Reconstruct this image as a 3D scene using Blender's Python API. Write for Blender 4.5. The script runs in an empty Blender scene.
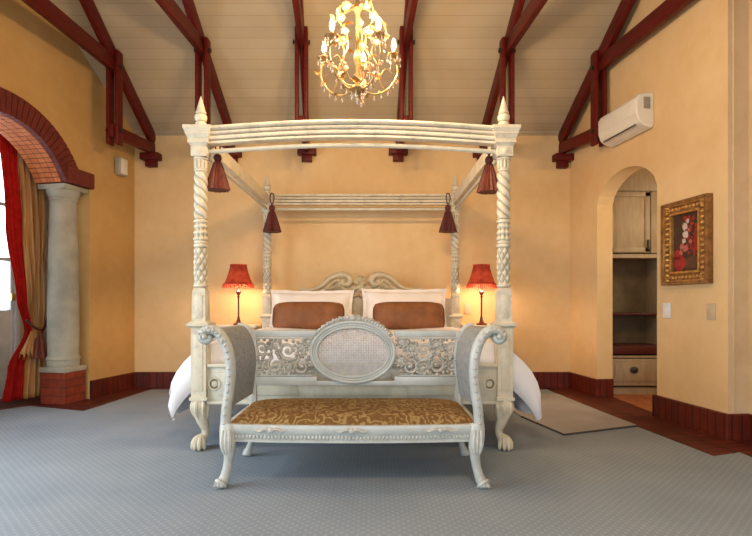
import bpy, bmesh, math, random
from math import sin, cos, pi, radians as R
from mathutils import Vector, Matrix, Euler
random.seed(7)
SC = bpy.context.scene
COL = SC.collection

# ------------------------------------------------------------------ camera, world, big lights, exposure
CAMH = 0.96
cd = bpy.data.cameras.new('camera'); cam = bpy.data.objects.new('camera', cd); COL.objects.link(cam)
cd.sensor_width = 36; cd.lens = 36 * 513 / 752; cd.shift_y = 35 / 752
cd.clip_start = 0.05
cam.location = (0, 0, CAMH); cam.rotation_euler = (pi / 2, 0, 0)
SC.camera = cam
w = bpy.data.worlds.new('sky'); SC.world = w; w.use_nodes = True
bgn = w.node_tree.nodes['Background']; bgn.inputs[0].default_value = (0.80, 0.88, 1.0, 1); bgn.inputs[1].default_value = 5.0
def area(name, loc, rot, sx, sy, power, col):
    l = bpy.data.lights.new(name, 'AREA'); l.shape = 'RECTANGLE'; l.size = sx; l.size_y = sy; l.energy = power; l.color = col
    o = bpy.data.objects.new(name, l); COL.objects.link(o); o.location = loc; o.rotation_euler = rot
    return o
# daylight through the big windows behind the camera
area('window_daylight', (0.2, -1.9, 1.0), (R(68), 0, 0), 4.6, 1.7, 112, (0.76, 0.89, 1.0))
# daylight through the glazed doors in the left wall, nearer the camera than the frame shows
area('side_daylight', (-3.15, 1.7, 1.25), (0, R(-68), 0), 2.0, 2.6, 92, (0.82, 0.92, 1.0))
# added warm fill above the camera, for the upper bed and ceiling
area('warm_fill', (0.0, 0.5, 3.3), (R(58), 0, 0), 0.7, 0.5, 36, (1.0, 0.68, 0.38))
# unseen warm light inside the closet, brightens its cabinet and tiles
area('closet_light', (3.7, 4.35, 1.9), (0, R(62), 0), 0.5, 0.6, 15, (1.0, 0.80, 0.52))
SC.view_settings.view_transform = 'Standard'; SC.view_settings.look = 'None'; SC.view_settings.gamma = 1
SC.view_settings.exposure = 0.38
SC.view_settings.use_curve_mapping = False
SC.cycles.use_denoising = True
SC.cycles.max_bounces = 8; SC.cycles.diffuse_bounces = 5
SC.cycles.sample_clamp_indirect = 6

# ------------------------------------------------------------------ materials
def nodes(name):
    m = bpy.data.materials.new(name); m.use_nodes = True
    nt = m.node_tree; b = nt.nodes['Principled BSDF']
    return m, nt, b
def N(nt, t, **k):
    n = nt.nodes.new(t)
    for a, v in k.items():
        if a.startswith('i_'):
            key = a[2:]; key = int(key) if key.isdigit() else key.replace('_', ' ')
            n.inputs[key].default_value = v
        else: setattr(n, a, v)
    return n
def L(nt, a, b): nt.links.new(a, b)
def ramp(nt, fac, stops):
    r = nt.nodes.new('ShaderNodeValToRGB'); e = r.color_ramp.elements
    e[0].position = stops[0][0]; e[0].color = (*stops[0][1], 1)
    e[1].position = stops[-1][0]; e[1].color = (*stops[-1][1], 1)
    for p, c in stops[1:-1]:
        x = e.new(p); x.color = (*c, 1)
    L(nt, fac, r.inputs[0]); return r.outputs[0]
def mat(name, c1, c2=None, rough=0.6, scale=8, bump=0.0, bscale=None, metal=0.0, coat=0.0, spec=0.5, emit=None, estr=0, stretch=(1,1,1)):
    m, nt, b = nodes(name)
    b.inputs['Roughness'].default_value = rough; b.inputs['Metallic'].default_value = metal
    b.inputs['Coat Weight'].default_value = coat; b.inputs['Specular IOR Level'].default_value = spec
    c2 = c2 or tuple(x * 0.8 for x in c1)
    tc = N(nt, 'ShaderNodeTexCoord'); mp = N(nt, 'ShaderNodeMapping'); mp.inputs['Scale'].default_value = stretch
    L(nt, tc.outputs['Object'], mp.inputs[0])
    n = N(nt, 'ShaderNodeTexNoise'); n.inputs['Scale'].default_value = scale; n.inputs['Detail'].default_value = 6
    L(nt, mp.outputs[0], n.inputs['Vector'])
    L(nt, ramp(nt, n.outputs[0], [(0.32, c2), (0.68, c1)]), b.inputs['Base Color'])
    if bump:
        n2 = N(nt, 'ShaderNodeTexNoise'); n2.inputs['Scale'].default_value = bscale or scale * 4; n2.inputs['Detail'].default_value = 5
        L(nt, mp.outputs[0], n2.inputs['Vector'])
        bp = N(nt, 'ShaderNodeBump'); bp.inputs['Strength'].default_value = bump; bp.inputs['Distance'].default_value = 0.01
        L(nt, n2.outputs[0], bp.inputs['Height']); L(nt, bp.outputs[0], b.inputs['Normal'])
    if emit:
        b.inputs['Emission Color'].default_value = (*emit, 1); b.inputs['Emission Strength'].default_value = estr
    return m
def plaster(name, c1, c2, c3):
    m, nt, b = nodes(name)
    b.inputs['Roughness'].default_value = 0.85; b.inputs['Specular IOR Level'].default_value = 0.2
    g = N(nt, 'ShaderNodeNewGeometry')
    n1 = N(nt, 'ShaderNodeTexNoise', i_Scale=1.3, i_Detail=7.0, i_Roughness=0.65)
    n2 = N(nt, 'ShaderNodeTexNoise', i_Scale=9.0, i_Detail=4.0)
    L(nt, g.outputs['Position'], n1.inputs['Vector']); L(nt, g.outputs['Position'], n2.inputs['Vector'])
    mx = N(nt, 'ShaderNodeMath', operation='MULTIPLY_ADD', i_1=0.25); L(nt, n2.outputs[0], mx.inputs[0]); 
    ml = N(nt, 'ShaderNodeMath', operation='MULTIPLY', i_1=0.75); L(nt, n1.outputs[0], ml.inputs[0]); L(nt, ml.outputs[0], mx.inputs[2])
    L(nt, ramp(nt, mx.outputs[0], [(0.30, c3), (0.5, c1), (0.70, c2)]), b.inputs['Base Color'])
    bp = N(nt, 'ShaderNodeBump', i_Strength=0.18, i_Distance=0.01); L(nt, n2.outputs[0], bp.inputs['Height']); L(nt, bp.outputs[0], b.inputs['Normal'])
    return m
def brick_mat(name, ca, cb, mortar, bw, bh, off=0.0, axes='XZ', rough=0.5, ms=0.04):
    m, nt, b = nodes(name); b.inputs['Roughness'].default_value = rough; b.inputs['Specular IOR Level'].default_value = 0.3
    tc = N(nt, 'ShaderNodeTexCoord'); s = N(nt, 'ShaderNodeSeparateXYZ'); c = N(nt, 'ShaderNodeCombineXYZ')
    L(nt, tc.outputs['Object'], s.inputs[0]); L(nt, s.outputs[axes[0]], c.inputs[0]); L(nt, s.outputs[axes[1]], c.inputs[1])
    br = N(nt, 'ShaderNodeTexBrick', offset=off)
    br.inputs['Color1'].default_value = (*ca, 1); br.inputs['Color2'].default_value = (*cb, 1); br.inputs['Mortar'].default_value = (*mortar, 1)
    br.inputs['Scale'].default_value = 1; br.inputs['Mortar Size'].default_value = bw * ms; br.inputs['Brick Width'].default_value = bw; br.inputs['Row Height'].default_value = bh
    L(nt, c.outputs[0], br.inputs['Vector'])
    n = N(nt, 'ShaderNodeTexNoise', i_Scale=14.0, i_Detail=5.0); L(nt, tc.outputs['Object'], n.inputs['Vector'])
    mx = N(nt, 'ShaderNodeMix', data_type='RGBA', blend_type='MULTIPLY'); mx.inputs[0].default_value = 0.7
    L(nt, br.outputs[0], mx.inputs[6]); L(nt, ramp(nt, n.outputs[0], [(0.3, (0.5, 0.5, 0.5)), (0.7, (1, 1, 1))]), mx.inputs[7])
    L(nt, mx.outputs[2], b.inputs['Base Color'])
    bp = N(nt, 'ShaderNodeBump', i_Strength=0.4, i_Distance=0.004); bp.invert = True
    L(nt, br.outputs['Fac'], bp.inputs['Height']); L(nt, bp.outputs[0], b.inputs['Normal'])
    return m

M = {}
M['wall'] = plaster('ochre_plaster', (0.70, 0.485, 0.245), (0.75, 0.54, 0.29), (0.64, 0.42, 0.195))
M['wall_shaded'] = plaster('shaded_orange_ochre', (0.53, 0.32, 0.115), (0.57, 0.36, 0.14), (0.47, 0.27, 0.09))  # left wall's ochre, its shadow mixed into the colour
M['wall_pale'] = plaster('pale_ochre_plaster', (0.60, 0.44, 0.26), (0.68, 0.52, 0.33), (0.50, 0.35, 0.19))
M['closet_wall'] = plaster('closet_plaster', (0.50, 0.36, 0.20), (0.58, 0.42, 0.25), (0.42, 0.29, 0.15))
M['timber'] = mat('dark_red_timber', (0.125, 0.008, 0.005), (0.075, 0.005, 0.003), spec=0.25, rough=0.5, scale=5, bump=0.15, stretch=(1, 6, 6))
M['iron'] = mat('black_iron', (0.02, 0.03, 0.02), (0.01, 0.012, 0.01), rough=0.5)
M['brick'] = brick_mat('red_brick_skirting', (0.15, 0.020, 0.009), (0.10, 0.012, 0.006), (0.03, 0.008, 0.005), 0.075, 0.6, ms=0.07)
M['tile'] = brick_mat('red_brick_paving', (0.155, 0.024, 0.011), (0.095, 0.013, 0.007), (0.03, 0.009, 0.006), 0.085, 0.22, axes='XY', ms=0.09)
M['plinth_brick'] = brick_mat('plinth_brick', (0.30, 0.055, 0.025), (0.24, 0.040, 0.020), (0.13, 0.04, 0.025), 0.23, 0.078, 0.5, ms=0.02)
M['closet_tile'] = brick_mat('terracotta_tile', (0.42, 0.16, 0.06), (0.36, 0.12, 0.045), (0.12, 0.04, 0.02), 0.3, 0.3, axes='XY', ms=0.02)
M['arch_dark'] = mat('arch_brick_face', (0.17, 0.022, 0.012), (0.11, 0.014, 0.009), rough=0.6, scale=20, bump=0.3)
M['arch_lit'] = mat('arch_brick_soffit_lit', (0.66, 0.22, 0.06), (0.50, 0.13, 0.035), rough=0.7, scale=12, bump=0.3)  # brightened: light from the doorway is put into the soffit colour
M['mortar'] = mat('dark_mortar', (0.10, 0.03, 0.02), rough=0.9)
M['stone'] = mat('grey_stone', (0.40, 0.38, 0.30), (0.29, 0.28, 0.22), rough=0.75, scale=6, bump=0.15)
def ceil_mat():
    m, nt, b = nodes('painted_ceiling_boards'); b.inputs['Roughness'].default_value = 0.6
    g = N(nt, 'ShaderNodeNewGeometry'); s = N(nt, 'ShaderNodeSeparateXYZ'); L(nt, g.outputs['Position'], s.inputs[0])
    k = N(nt, 'ShaderNodeMath', operation='MULTIPLY', i_1=1.2207 / 0.105); L(nt, s.outputs['Y'], k.inputs[0])
    f = N(nt, 'ShaderNodeMath', operation='FRACT'); L(nt, k.outputs[0], f.inputs[0])
    fl = N(nt, 'ShaderNodeMath', operation='FLOOR'); L(nt, k.outputs[0], fl.inputs[0])
    wn = N(nt, 'ShaderNodeTexWhiteNoise', noise_dimensions='1D'); L(nt, fl.outputs[0], wn.inputs['W'])
    base = ramp(nt, wn.outputs['Value'], [(0, (0.47, 0.375, 0.235)), (1, (0.51, 0.41, 0.265))])
    gr = ramp(nt, f.outputs[0], [(0.0, (0.55, 0.52, 0.5)), (0.025, (0.78, 0.76, 0.74)), (0.05, (1, 1, 1)), (1.0, (1, 1, 1))])
    n = N(nt, 'ShaderNodeTexNoise', i_Scale=1.6, i_Detail=5.0); L(nt, g.outputs['Position'], n.inputs['Vector'])
    v = ramp(nt, n.outputs[0], [(0.3, (0.86, 0.84, 0.82)), (0.7, (1, 1, 1))])
    a = N(nt, 'ShaderNodeMix', data_type='RGBA', blend_type='MULTIPLY'); a.inputs[0].default_value = 1; L(nt, base, a.inputs[6]); L(nt, gr, a.inputs[7])
    c = N(nt, 'ShaderNodeMix', data_type='RGBA', blend_type='MULTIPLY'); c.inputs[0].default_value = 1; L(nt, a.outputs[2], c.inputs[6]); L(nt, v, c.inputs[7])
    L(nt, c.outputs[2], b.inputs['Base Color']); return m
M['ceiling'] = ceil_mat()
def carpet_mat():
    m, nt, b = nodes('blue_grey_carpet'); b.inputs['Roughness'].default_value = 0.95; b.inputs['Specular IOR Level'].default_value = 0.1
    g = N(nt, 'ShaderNodeNewGeometry'); s = N(nt, 'ShaderNodeSeparateXYZ'); L(nt, g.outputs['Position'], s.inputs[0])
    def sn(o, k, ph=0):
        a = N(nt, 'ShaderNodeMath', operation='MULTIPLY_ADD', i_1=k, i_2=ph); L(nt, o, a.inputs[0])
        q = N(nt, 'ShaderNodeMath', operation='SINE'); L(nt, a.outputs[0], q.inputs[0]); return q.outputs[0]
    k = pi / 0.022
    p = N(nt, 'ShaderNodeMath', operation='MULTIPLY'); L(nt, sn(s.outputs['X'], k), p.inputs[0]); L(nt, sn(s.outputs['Y'], k), p.inputs[1])
    n = N(nt, 'ShaderNodeTexNoise', i_Scale=2.2, i_Detail=6.0); L(nt, g.outputs['Position'], n.inputs['Vector'])
    n2 = N(nt, 'ShaderNodeTexNoise', i_Scale=260.0, i_Detail=2.0); L(nt, g.outputs['Position'], n2.inputs['Vector'])
    base = ramp(nt, n.outputs[0], [(0.3, (0.215, 0.262, 0.31)), (0.7, (0.255, 0.302, 0.348))])
    dots = ramp(nt, p.outputs[0], [(0.45, (1, 1, 1)), (0.75, (1.28, 1.26, 1.22))])
    fz = ramp(nt, n2.outputs[0], [(0.3, (0.86, 0.86, 0.86)), (0.7, (1.06, 1.06, 1.06))])
    a = N(nt, 'ShaderNodeMix', data_type='RGBA', blend_type='MULTIPLY'); a.inputs[0].default_value = 1; L(nt, base, a.inputs[6]); L(nt, dots, a.inputs[7])
    c = N(nt, 'ShaderNodeMix', data_type='RGBA', blend_type='MULTIPLY'); c.inputs[0].default_value = 1; L(nt, a.outputs[2], c.inputs[6]); L(nt, fz, c.inputs[7])
    L(nt, c.outputs[2], b.inputs['Base Color'])
    bp = N(nt, 'ShaderNodeBump', i_Strength=0.3, i_Distance=0.004); L(nt, n2.outputs[0], bp.inputs['Height']); L(nt, bp.outputs[0], b.inputs['Normal'])
    return m
M['carpet'] = carpet_mat()
M['mat'] = mat('warm_grey_mat', (0.33, 0.32, 0.32), (0.28, 0.27, 0.27), rough=0.95, scale=3, bump=0.2, bscale=300)
M['mat_edge'] = mat('dark_mat_binding', (0.06, 0.05, 0.045), rough=0.9)
def paint_mat(name, light, dark, lo=0.46, hi=0.52):
    # aged paint: grooves darkened, part wear and part shade put into the colour
    m, nt, b = nodes(name); b.inputs['Roughness'].default_value = 0.42; b.inputs['Coat Weight'].default_value = 0.1
    g = N(nt, 'ShaderNodeNewGeometry'); tc = N(nt, 'ShaderNodeTexCoord')
    n = N(nt, 'ShaderNodeTexNoise', i_Scale=11.0, i_Detail=6.0, i_Roughness=0.7); L(nt, tc.outputs['Object'], n.inputs['Vector'])
    worn = ramp(nt, n.outputs[0], [(0.33, tuple(0.72 * x for x in light)), (0.52, light), (0.8, tuple(min(1, 1.08 * x) for x in light))])
    pf = ramp(nt, g.outputs['Pointiness'], [(lo, (0, 0, 0)), (hi, (1, 1, 1))])
    mx = N(nt, 'ShaderNodeMix', data_type='RGBA'); mx.inputs[6].default_value = (*dark, 1)
    L(nt, pf, mx.inputs[0]); L(nt, worn, mx.inputs[7]); L(nt, mx.outputs[2], b.inputs['Base Color'])
    return m
M['cream'] = paint_mat('antique_cream_paint', (0.60, 0.55, 0.42), (0.22, 0.20, 0.12))
M['cream_plain'] = mat('antique_cream_paint_smooth', (0.59, 0.56, 0.45), (0.50, 0.47, 0.36), rough=0.42, scale=7, coat=0.1, stretch=(3, 3, 1))
M['cream_rail'] = paint_mat('antique_cream_moulding', (0.68, 0.61, 0.46), (0.20, 0.14, 0.08), 0.42, 0.50)  # grooves darkened as shade, since front light leaves the moulding flat
M['bench'] = paint_mat('antique_grey_white_paint', (0.48, 0.50, 0.465), (0.11, 0.105, 0.095), 0.455, 0.535)
M['bench_plain'] = mat('antique_grey_white_smooth', (0.49, 0.52, 0.495), (0.38, 0.40, 0.375), rough=0.4, scale=8, coat=0.1)
M['carving'] = paint_mat('silvered_carving', (0.46, 0.45, 0.40), (0.10, 0.09, 0.075), 0.44, 0.53)
M['headboard'] = paint_mat('antique_gold_cream', (0.52, 0.41, 0.24), (0.24, 0.16, 0.07))
M['cane'] = mat('grey_cane', (0.32, 0.33, 0.32), (0.22, 0.225, 0.215), rough=0.6, scale=40)
M['cane_light'] = mat('pale_cane', (0.60, 0.60, 0.60), (0.46, 0.45, 0.44), rough=0.6, scale=30)
def damask():
    m, nt, b = nodes('gold_brown_damask'); b.inputs['Roughness'].default_value = 0.85
    b.inputs['Specular IOR Level'].default_value = 0.15
    tc = N(nt, 'ShaderNodeTexCoord')
    wv = N(nt, 'ShaderNodeTexWave', wave_type='RINGS', rings_direction='SPHERICAL'); wv.inputs['Scale'].default_value = 8; wv.inputs['Distortion'].default_value = 14; wv.inputs['Detail'].default_value = 3; wv.inputs['Detail Scale'].default_value = 2.2
    L(nt, tc.outputs['Object'], wv.inputs['Vector'])
    L(nt, ramp(nt, wv.outputs['Fac'], [(0.30, (0.16, 0.082, 0.026)), (0.6, (0.20, 0.110, 0.036)), (0.95, (0.32, 0.21, 0.085))]), b.inputs['Base Color'])
    bp = N(nt, 'ShaderNodeBump', i_Strength=0.3, i_Distance=0.004); L(nt, wv.outputs['Fac'], bp.inputs['Height']); L(nt, bp.outputs[0], b.inputs['Normal'])
    return m
M['damask'] = damask()
M['brown'] = mat('rust_brown_velvet', (0.26, 0.095, 0.028), (0.16, 0.052, 0.014), rough=0.65, scale=9, bump=0.2)
M['piping'] = mat('brown_piping', (0.12, 0.04, 0.012), rough=0.7)
M['linen'] = mat('white_linen', (0.80, 0.79, 0.80), (0.72, 0.71, 0.73), rough=0.8, scale=5, bump=0.15, bscale=12)
M['pillow'] = mat('white_pillowcase', (0.82, 0.76, 0.70), (0.74, 0.67, 0.60), rough=0.8, scale=6, bump=0.25, bscale=10)
M['tassel'] = mat('dark_red_thread', (0.11, 0.010, 0.006), (0.045, 0.005, 0.004), rough=0.65, scale=30, stretch=(4, 4, 0.3))
M['tassel_gold'] = mat('russet_thread', (0.19, 0.035, 0.012), (0.08, 0.010, 0.006), rough=0.6, scale=30, stretch=(4, 4, 0.3))
M['lamp_base'] = mat('dark_red_lacquer', (0.16, 0.012, 0.010), (0.08, 0.006, 0.006), rough=0.25, coat=0.4)
def translucent(name, col, col2, fac, e=0):
    m, nt, b = nodes(name); nt.nodes.remove(b)
    out = nt.nodes['Material Output']
    tc = N(nt, 'ShaderNodeTexCoord'); n = N(nt, 'ShaderNodeTexNoise', i_Scale=18.0, i_Detail=4.0); L(nt, tc.outputs['Object'], n.inputs['Vector'])
    c = ramp(nt, n.outputs[0], [(0.3, col2), (0.7, col)])
    d = N(nt, 'ShaderNodeBsdfDiffuse'); t = N(nt, 'ShaderNodeBsdfTranslucent'); mx = N(nt, 'ShaderNodeMixShader', i_0=fac)
    L(nt, c, d.inputs[0]); L(nt, c, t.inputs[0]); L(nt, d.outputs[0], mx.inputs[1]); L(nt, t.outputs[0], mx.inputs[2]); L(nt, mx.outputs[0], out.inputs[0])
    return m
M['shade'] = translucent('red_silk_shade', (0.36, 0.065, 0.032), (0.20, 0.025, 0.014), 0.035)
M['shade_trim'] = translucent('pink_fringe', (0.80, 0.25, 0.14), (0.55, 0.08, 0.04), 0.4)
M['curtain_red'] = translucent('red_curtain_silk', (0.48, 0.022, 0.016), (0.36, 0.014, 0.012), 0.4)
M['curtain_gold'] = mat('bronze_curtain_silk', (0.46, 0.23, 0.065), (0.28, 0.115, 0.03), rough=0.5, scale=9, stretch=(1, 1, 0.15))
M['white_plastic'] = mat('warm_white_plastic', (0.74, 0.70, 0.60), (0.70, 0.66, 0.56), rough=0.35)
M['grey_plastic'] = mat('grey_plastic', (0.30, 0.28, 0.24), rough=0.5)
M['dark'] = mat('dark_slot', (0.03, 0.025, 0.02), rough=0.6)
M['speaker'] = mat('grey_speaker', (0.42, 0.37, 0.29), (0.38, 0.33, 0.26), rough=0.6)
M['frame_white'] = mat('white_door_paint', (0.80, 0.80, 0.78), rough=0.4)
M['brass'] = mat('polished_brass', (0.75, 0.45, 0.14), (0.6, 0.34, 0.1), rough=0.3, metal=0.9)
M['gilt'] = mat('antique_gilt', (0.75, 0.46, 0.14), (0.40, 0.20, 0.05), rough=0.32, scale=25, metal=0.75, bump=0.3)
M['gilt_dark'] = mat('dark_bronze_gilt', (0.34, 0.165, 0.055), (0.16, 0.07, 0.022), rough=0.4, scale=20, metal=0.4)
M['cab'] = mat('limed_wood', (0.36, 0.27, 0.165), (0.28, 0.205, 0.12), rough=0.55, scale=6, stretch=(6, 6, 1))
M['cab_dark'] = mat('dark_cabinet_inside', (0.20, 0.155, 0.09), (0.15, 0.115, 0.065), rough=0.7)
M['cab_red'] = mat('dark_red_shelf', (0.075, 0.012, 0.010), rough=0.4)
M['chand'] = mat('cream_gilt_metal', (0.40, 0.25, 0.09), (0.24, 0.13, 0.04), rough=0.4, scale=30, metal=0.3)
M['flower_pink'] = mat('peach_enamel', (0.75, 0.42, 0.22), (0.6, 0.3, 0.12), rough=0.4)
M['leaf_gold'] = mat('gold_leaf_metal', (0.62, 0.34, 0.09), (0.4, 0.2, 0.05), rough=0.35, metal=0.5)
M['wax'] = mat('ivory_sleeve', (0.75, 0.62, 0.40), rough=0.5)
m_, nt_, b_ = nodes('bulb_glow'); M['bulb'] = m_
b_.inputs['Base Color'].default_value = (1, 0.85, 0.6, 1); b_.inputs['Emission Color'].default_value = (1.0, 0.66, 0.28, 1); b_.inputs['Emission Strength'].default_value = 9
m_, nt_, b_ = nodes('crystal'); M['crystal'] = m_
b_.inputs['Base Color'].default_value = (1, 0.96, 0.9, 1); b_.inputs['Roughness'].default_value = 0.03; b_.inputs['Transmission Weight'].default_value = 0.85; b_.inputs['IOR'].default_value = 1.5
m_, nt_, b_ = nodes('window_glass'); M['glass'] = m_
b_.inputs['Roughness'].default_value = 0.0; b_.inputs['Transmission Weight'].default_value = 1; b_.inputs['IOR'].default_value = 1.02

# ------------------------------------------------------------------ mesh helpers
class MB:
    def __init__(s): s.bm = bmesh.new()
    def verts_tf(s, vs, mx):
        if mx is not None:
            for v in vs: v.co = mx @ v.co
    def box(s, c, size, bev=0, mx=None, segs=2):
        r = bmesh.ops.create_cube(s.bm, size=1); vs = r['verts']
        for v in vs: v.co = Vector((v.co.x * size[0] + c[0], v.co.y * size[1] + c[1], v.co.z * size[2] + c[2]))
        if bev:
            es = list({e for v in vs for e in v.link_edges})
            q = bmesh.ops.bevel(s.bm, geom=es, offset=bev, segments=segs, affect='EDGES', profile=0.5)
            vs = list({v for f in q['faces'] for v in f.verts} | {v for v in vs if v.is_valid})
        s.verts_tf(vs, mx); return s
    def bar(s, p0, p1, w, h, up=(0, 0, 1), bev=0.006):
        p0, p1 = Vector(p0), Vector(p1); d = p1 - p0; ln = d.length; x = d.normalized(); y = Vector(up).cross(x).normalized(); z = x.cross(y)
        mx = Matrix((( x.x, y.x, z.x, (p0.x + p1.x) / 2), (x.y, y.y, z.y, (p0.y + p1.y) / 2), (x.z, y.z, z.z, (p0.z + p1.z) / 2), (0, 0, 0, 1)))
        return s.box((0, 0, 0), (ln, w, h), bev, mx)
    def surf(s, P, closeu=False, closev=False):
        V = [[s.bm.verts.new(p) for p in row] for row in P]; nu, nv = len(V), len(V[0])
        for i in range(nu if closeu else nu - 1):
            for j in range(nv if closev else nv - 1):
                q = [V[i][j], V[(i + 1) % nu][j], V[(i + 1) % nu][(j + 1) % nv], V[i][(j + 1) % nv]]
                try: s.bm.faces.new(q)
                except ValueError: pass
        return V
    def lathe(s, prof, c=(0, 0, 0), segs=24, fn=None, mx=None, sx=1, sy=1):
        P = []
        for (r, z) in prof:
            row = []
            for k in range(segs):
                a = 2 * pi * k / segs; rr = fn(r, z, a) if fn else r
                p = Vector((c[0] + rr * cos(a) * sx, c[1] + rr * sin(a) * sy, c[2] + z))
                row.append(mx @ p if mx is not None else p)
            P.append(row)
        V = s.surf(P, closev=True)
        for row in (V[0], V[-1]):
            try: s.bm.faces.new(row)
            except ValueError: pass
        return s
    def tube(s, pts, r, segs=8, closed=False, flat=1.0, up=None):
        pts = [Vector(p) for p in pts]; n = len(pts)
        rs = r if isinstance(r, (list, tuple)) else [r] * n
        rows = []; nrm = None
        for i, p in enumerate(pts):
            if closed: t = (pts[(i + 1) % n] - pts[i - 1]).normalized()
            else: t = (pts[min(i + 1, n - 1)] - pts[max(i - 1, 0)]).normalized()
            if up is not None: nrm = (Vector(up) - t * t.dot(Vector(up))).normalized()
            elif nrm is None:
                a = Vector((0, 0, 1)) if abs(t.z) < 0.9 else Vector((0, 1, 0)); nrm = (a - t * t.dot(a)).normalized()
            else: nrm = (nrm - t * t.dot(nrm)).normalized()
            bi = t.cross(nrm)
            rows.append([p + (nrm * cos(2 * pi * k / segs) * flat + bi * sin(2 * pi * k / segs)) * rs[i] for k in range(segs)])
        V = s.surf(rows, closeu=closed, closev=True)
        if not closed:
            for row in (V[0], V[-1]): s.bm.faces.new(row)
        return s
    def sweep(s, sec, pts, up=(0, 0, 1), closed=False):
        # section (a along side, b along up)
        pts = [Vector(p) for p in pts]; n = len(pts); rows = []
        for i, p in enumerate(pts):
            t = (pts[(i + 1) % n] - pts[i - 1]).normalized() if closed else (pts[min(i + 1, n - 1)] - pts[max(i - 1, 0)]).normalized()
            u = (Vector(up) - t * t.dot(Vector(up))).normalized(); b = t.cross(u)
            sc = sec[i] if isinstance(sec[0][0], (list, tuple)) else sec
            rows.append([p + b * a + u * c for a, c in sc])
        V = s.surf(rows, closeu=closed, closev=True)
        if not closed:
            for row in (V[0], V[-1]): s.bm.faces.new(row)
        return s
    def prism(s, poly, axis, lo, hi):
        # poly in the two other axes (ordered x,y,z without axis)
        def P(a, b, t): return {'x': (t, a, b), 'y': (a, t, b), 'z': (a, b, t)}[axis]
        v0 = [s.bm.verts.new(P(a, b, lo)) for a, b in poly]; v1 = [s.bm.verts.new(P(a, b, hi)) for a, b in poly]
        s.bm.faces.new(v0); s.bm.faces.new(v1); n = len(poly)
        for i in range(n): s.bm.faces.new([v0[i], v0[(i + 1) % n], v1[(i + 1) % n], v1[i]])
        return s
    def ball(s, c, r, mx=None, u=12, v=8):
        r = r if isinstance(r, (list, tuple)) else (r, r, r)
        q = bmesh.ops.create_uvsphere(s.bm, u_segments=u, v_segments=v, radius=1)
        for x in q['verts']:
            p = Vector((x.co.x * r[0], x.co.y * r[1], x.co.z * r[2]))
            if mx is not None: p = mx @ p
            x.co = p + Vector(c)
        return s
    def build(s, name, m, parent=None, smooth=35, loc=None, rz=None):
        bmesh.ops.recalc_face_normals(s.bm, faces=s.bm.faces)
        me = bpy.data.meshes.new(name); s.bm.to_mesh(me); s.bm.free()
        for x in (m if isinstance(m, (list, tuple)) else [m]): me.materials.append(x)
        if smooth:
            me.polygons.foreach_set('use_smooth', [True] * len(me.polygons))
            me.set_sharp_from_angle(angle=R(smooth))
        o = bpy.data.objects.new(name, me); COL.objects.link(o)
        if parent: o.parent = parent
        if loc is not None: o.location = loc
        if rz is not None: o.rotation_euler[2] = rz
        return o
def tag(o, label=None, cat=None, group=None, kind=None):
    if label: o['label'] = label
    if cat: o['category'] = cat
    if group: o['group'] = group
    if kind: o['kind'] = kind
    return o
def thing(name, label, cat, loc=(0, 0, 0), rz=0, group=None):
    o = bpy.data.objects.new(name, None); COL.objects.link(o); o.location = loc; o.rotation_euler = (0, 0, rz); o.empty_display_size = 0.05
    return tag(o, label, cat, group)
def copy_tree(o, parent=None):
    c = o.copy(); COL.objects.link(c); c.parent = parent
    for ch in [x for x in o.children]: copy_tree(ch, c)
    return c
def at(px, py, d):  # a pixel read off the photograph, at distance d, as a point in the room
    return Vector(((px - 376) * d / 513, d, CAMH + (303 - py) * d / 513))
def bez(pts, n=6):
    # Catmull-Rom through points
    pts = [Vector(p) for p in pts]; out = []
    for i in range(len(pts) - 1):
        p0 = pts[max(i - 1, 0)]; p1 = pts[i]; p2 = pts[i + 1]; p3 = pts[min(i + 2, len(pts) - 1)]
        for k in range(n):
            t = k / n
            out.append(0.5 * ((2 * p1) + (-p0 + p2) * t + (2 * p0 - 5 * p1 + 4 * p2 - p3) * t * t + (-p0 + 3 * p1 - 3 * p2 + p3) * t ** 3))
    out.append(pts[-1]); return out

# ------------------------------------------------------------------ the room
YB = 5.78                       # back wall
ZC = CAMH + 1.92                # ceiling height there
SL = 0.70                       # ceiling pitch
YR = 1.4                        # ridge
def zc(y): return ZC + SL * (YB - y) if y > YR else ZC + SL * (YB - YR) - SL * (YR - y)
MB().prism([(-4.6, -2.1), (5.0, -2.1), (5.0, 6.1), (-4.6, 6.1)], 'z', -0.1, 0).build('floor', M['carpet'], smooth=0)['kind'] = 'structure'
b = MB(); e = 0.12
b.prism([(YB + 0.2, zc(YB + 0.2)), (YR, zc(YR)), (-2.1, zc(-2.1)), (-2.1, zc(-2.1) + e), (YR, zc(YR) + e), (YB + 0.2, zc(YB + 0.2) + e)], 'x', -4.2, 4.0)
b.build('ceiling', M['ceiling'], smooth=0)['kind'] = 'structure'
MB().box((-0.3, YB + 0.1, 1.5), (5.7, 0.2, 3.0)).build('wall_back', M['wall'], smooth=0)['kind'] = 'structure'
b = MB(); b.prism([(-4.2, 0), (4.0, 0), (4.0, 4.3), (-4.2, 4.3)], 'y', -2.25, -2.1); b.build('wall_front', M['wall'], smooth=0)['kind'] = 'structure'
# crown line where ceiling meets the back wall
MB().prism([(YB, ZC - 0.035), (YB, ZC + 0.0), (YB - 0.02, ZC + 0.012), (YB - 0.02, ZC - 0.012)], 'x', -2.72, 2.186).build('trim_1', M['ceiling'], smooth=0)['kind'] = 'structure'

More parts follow.
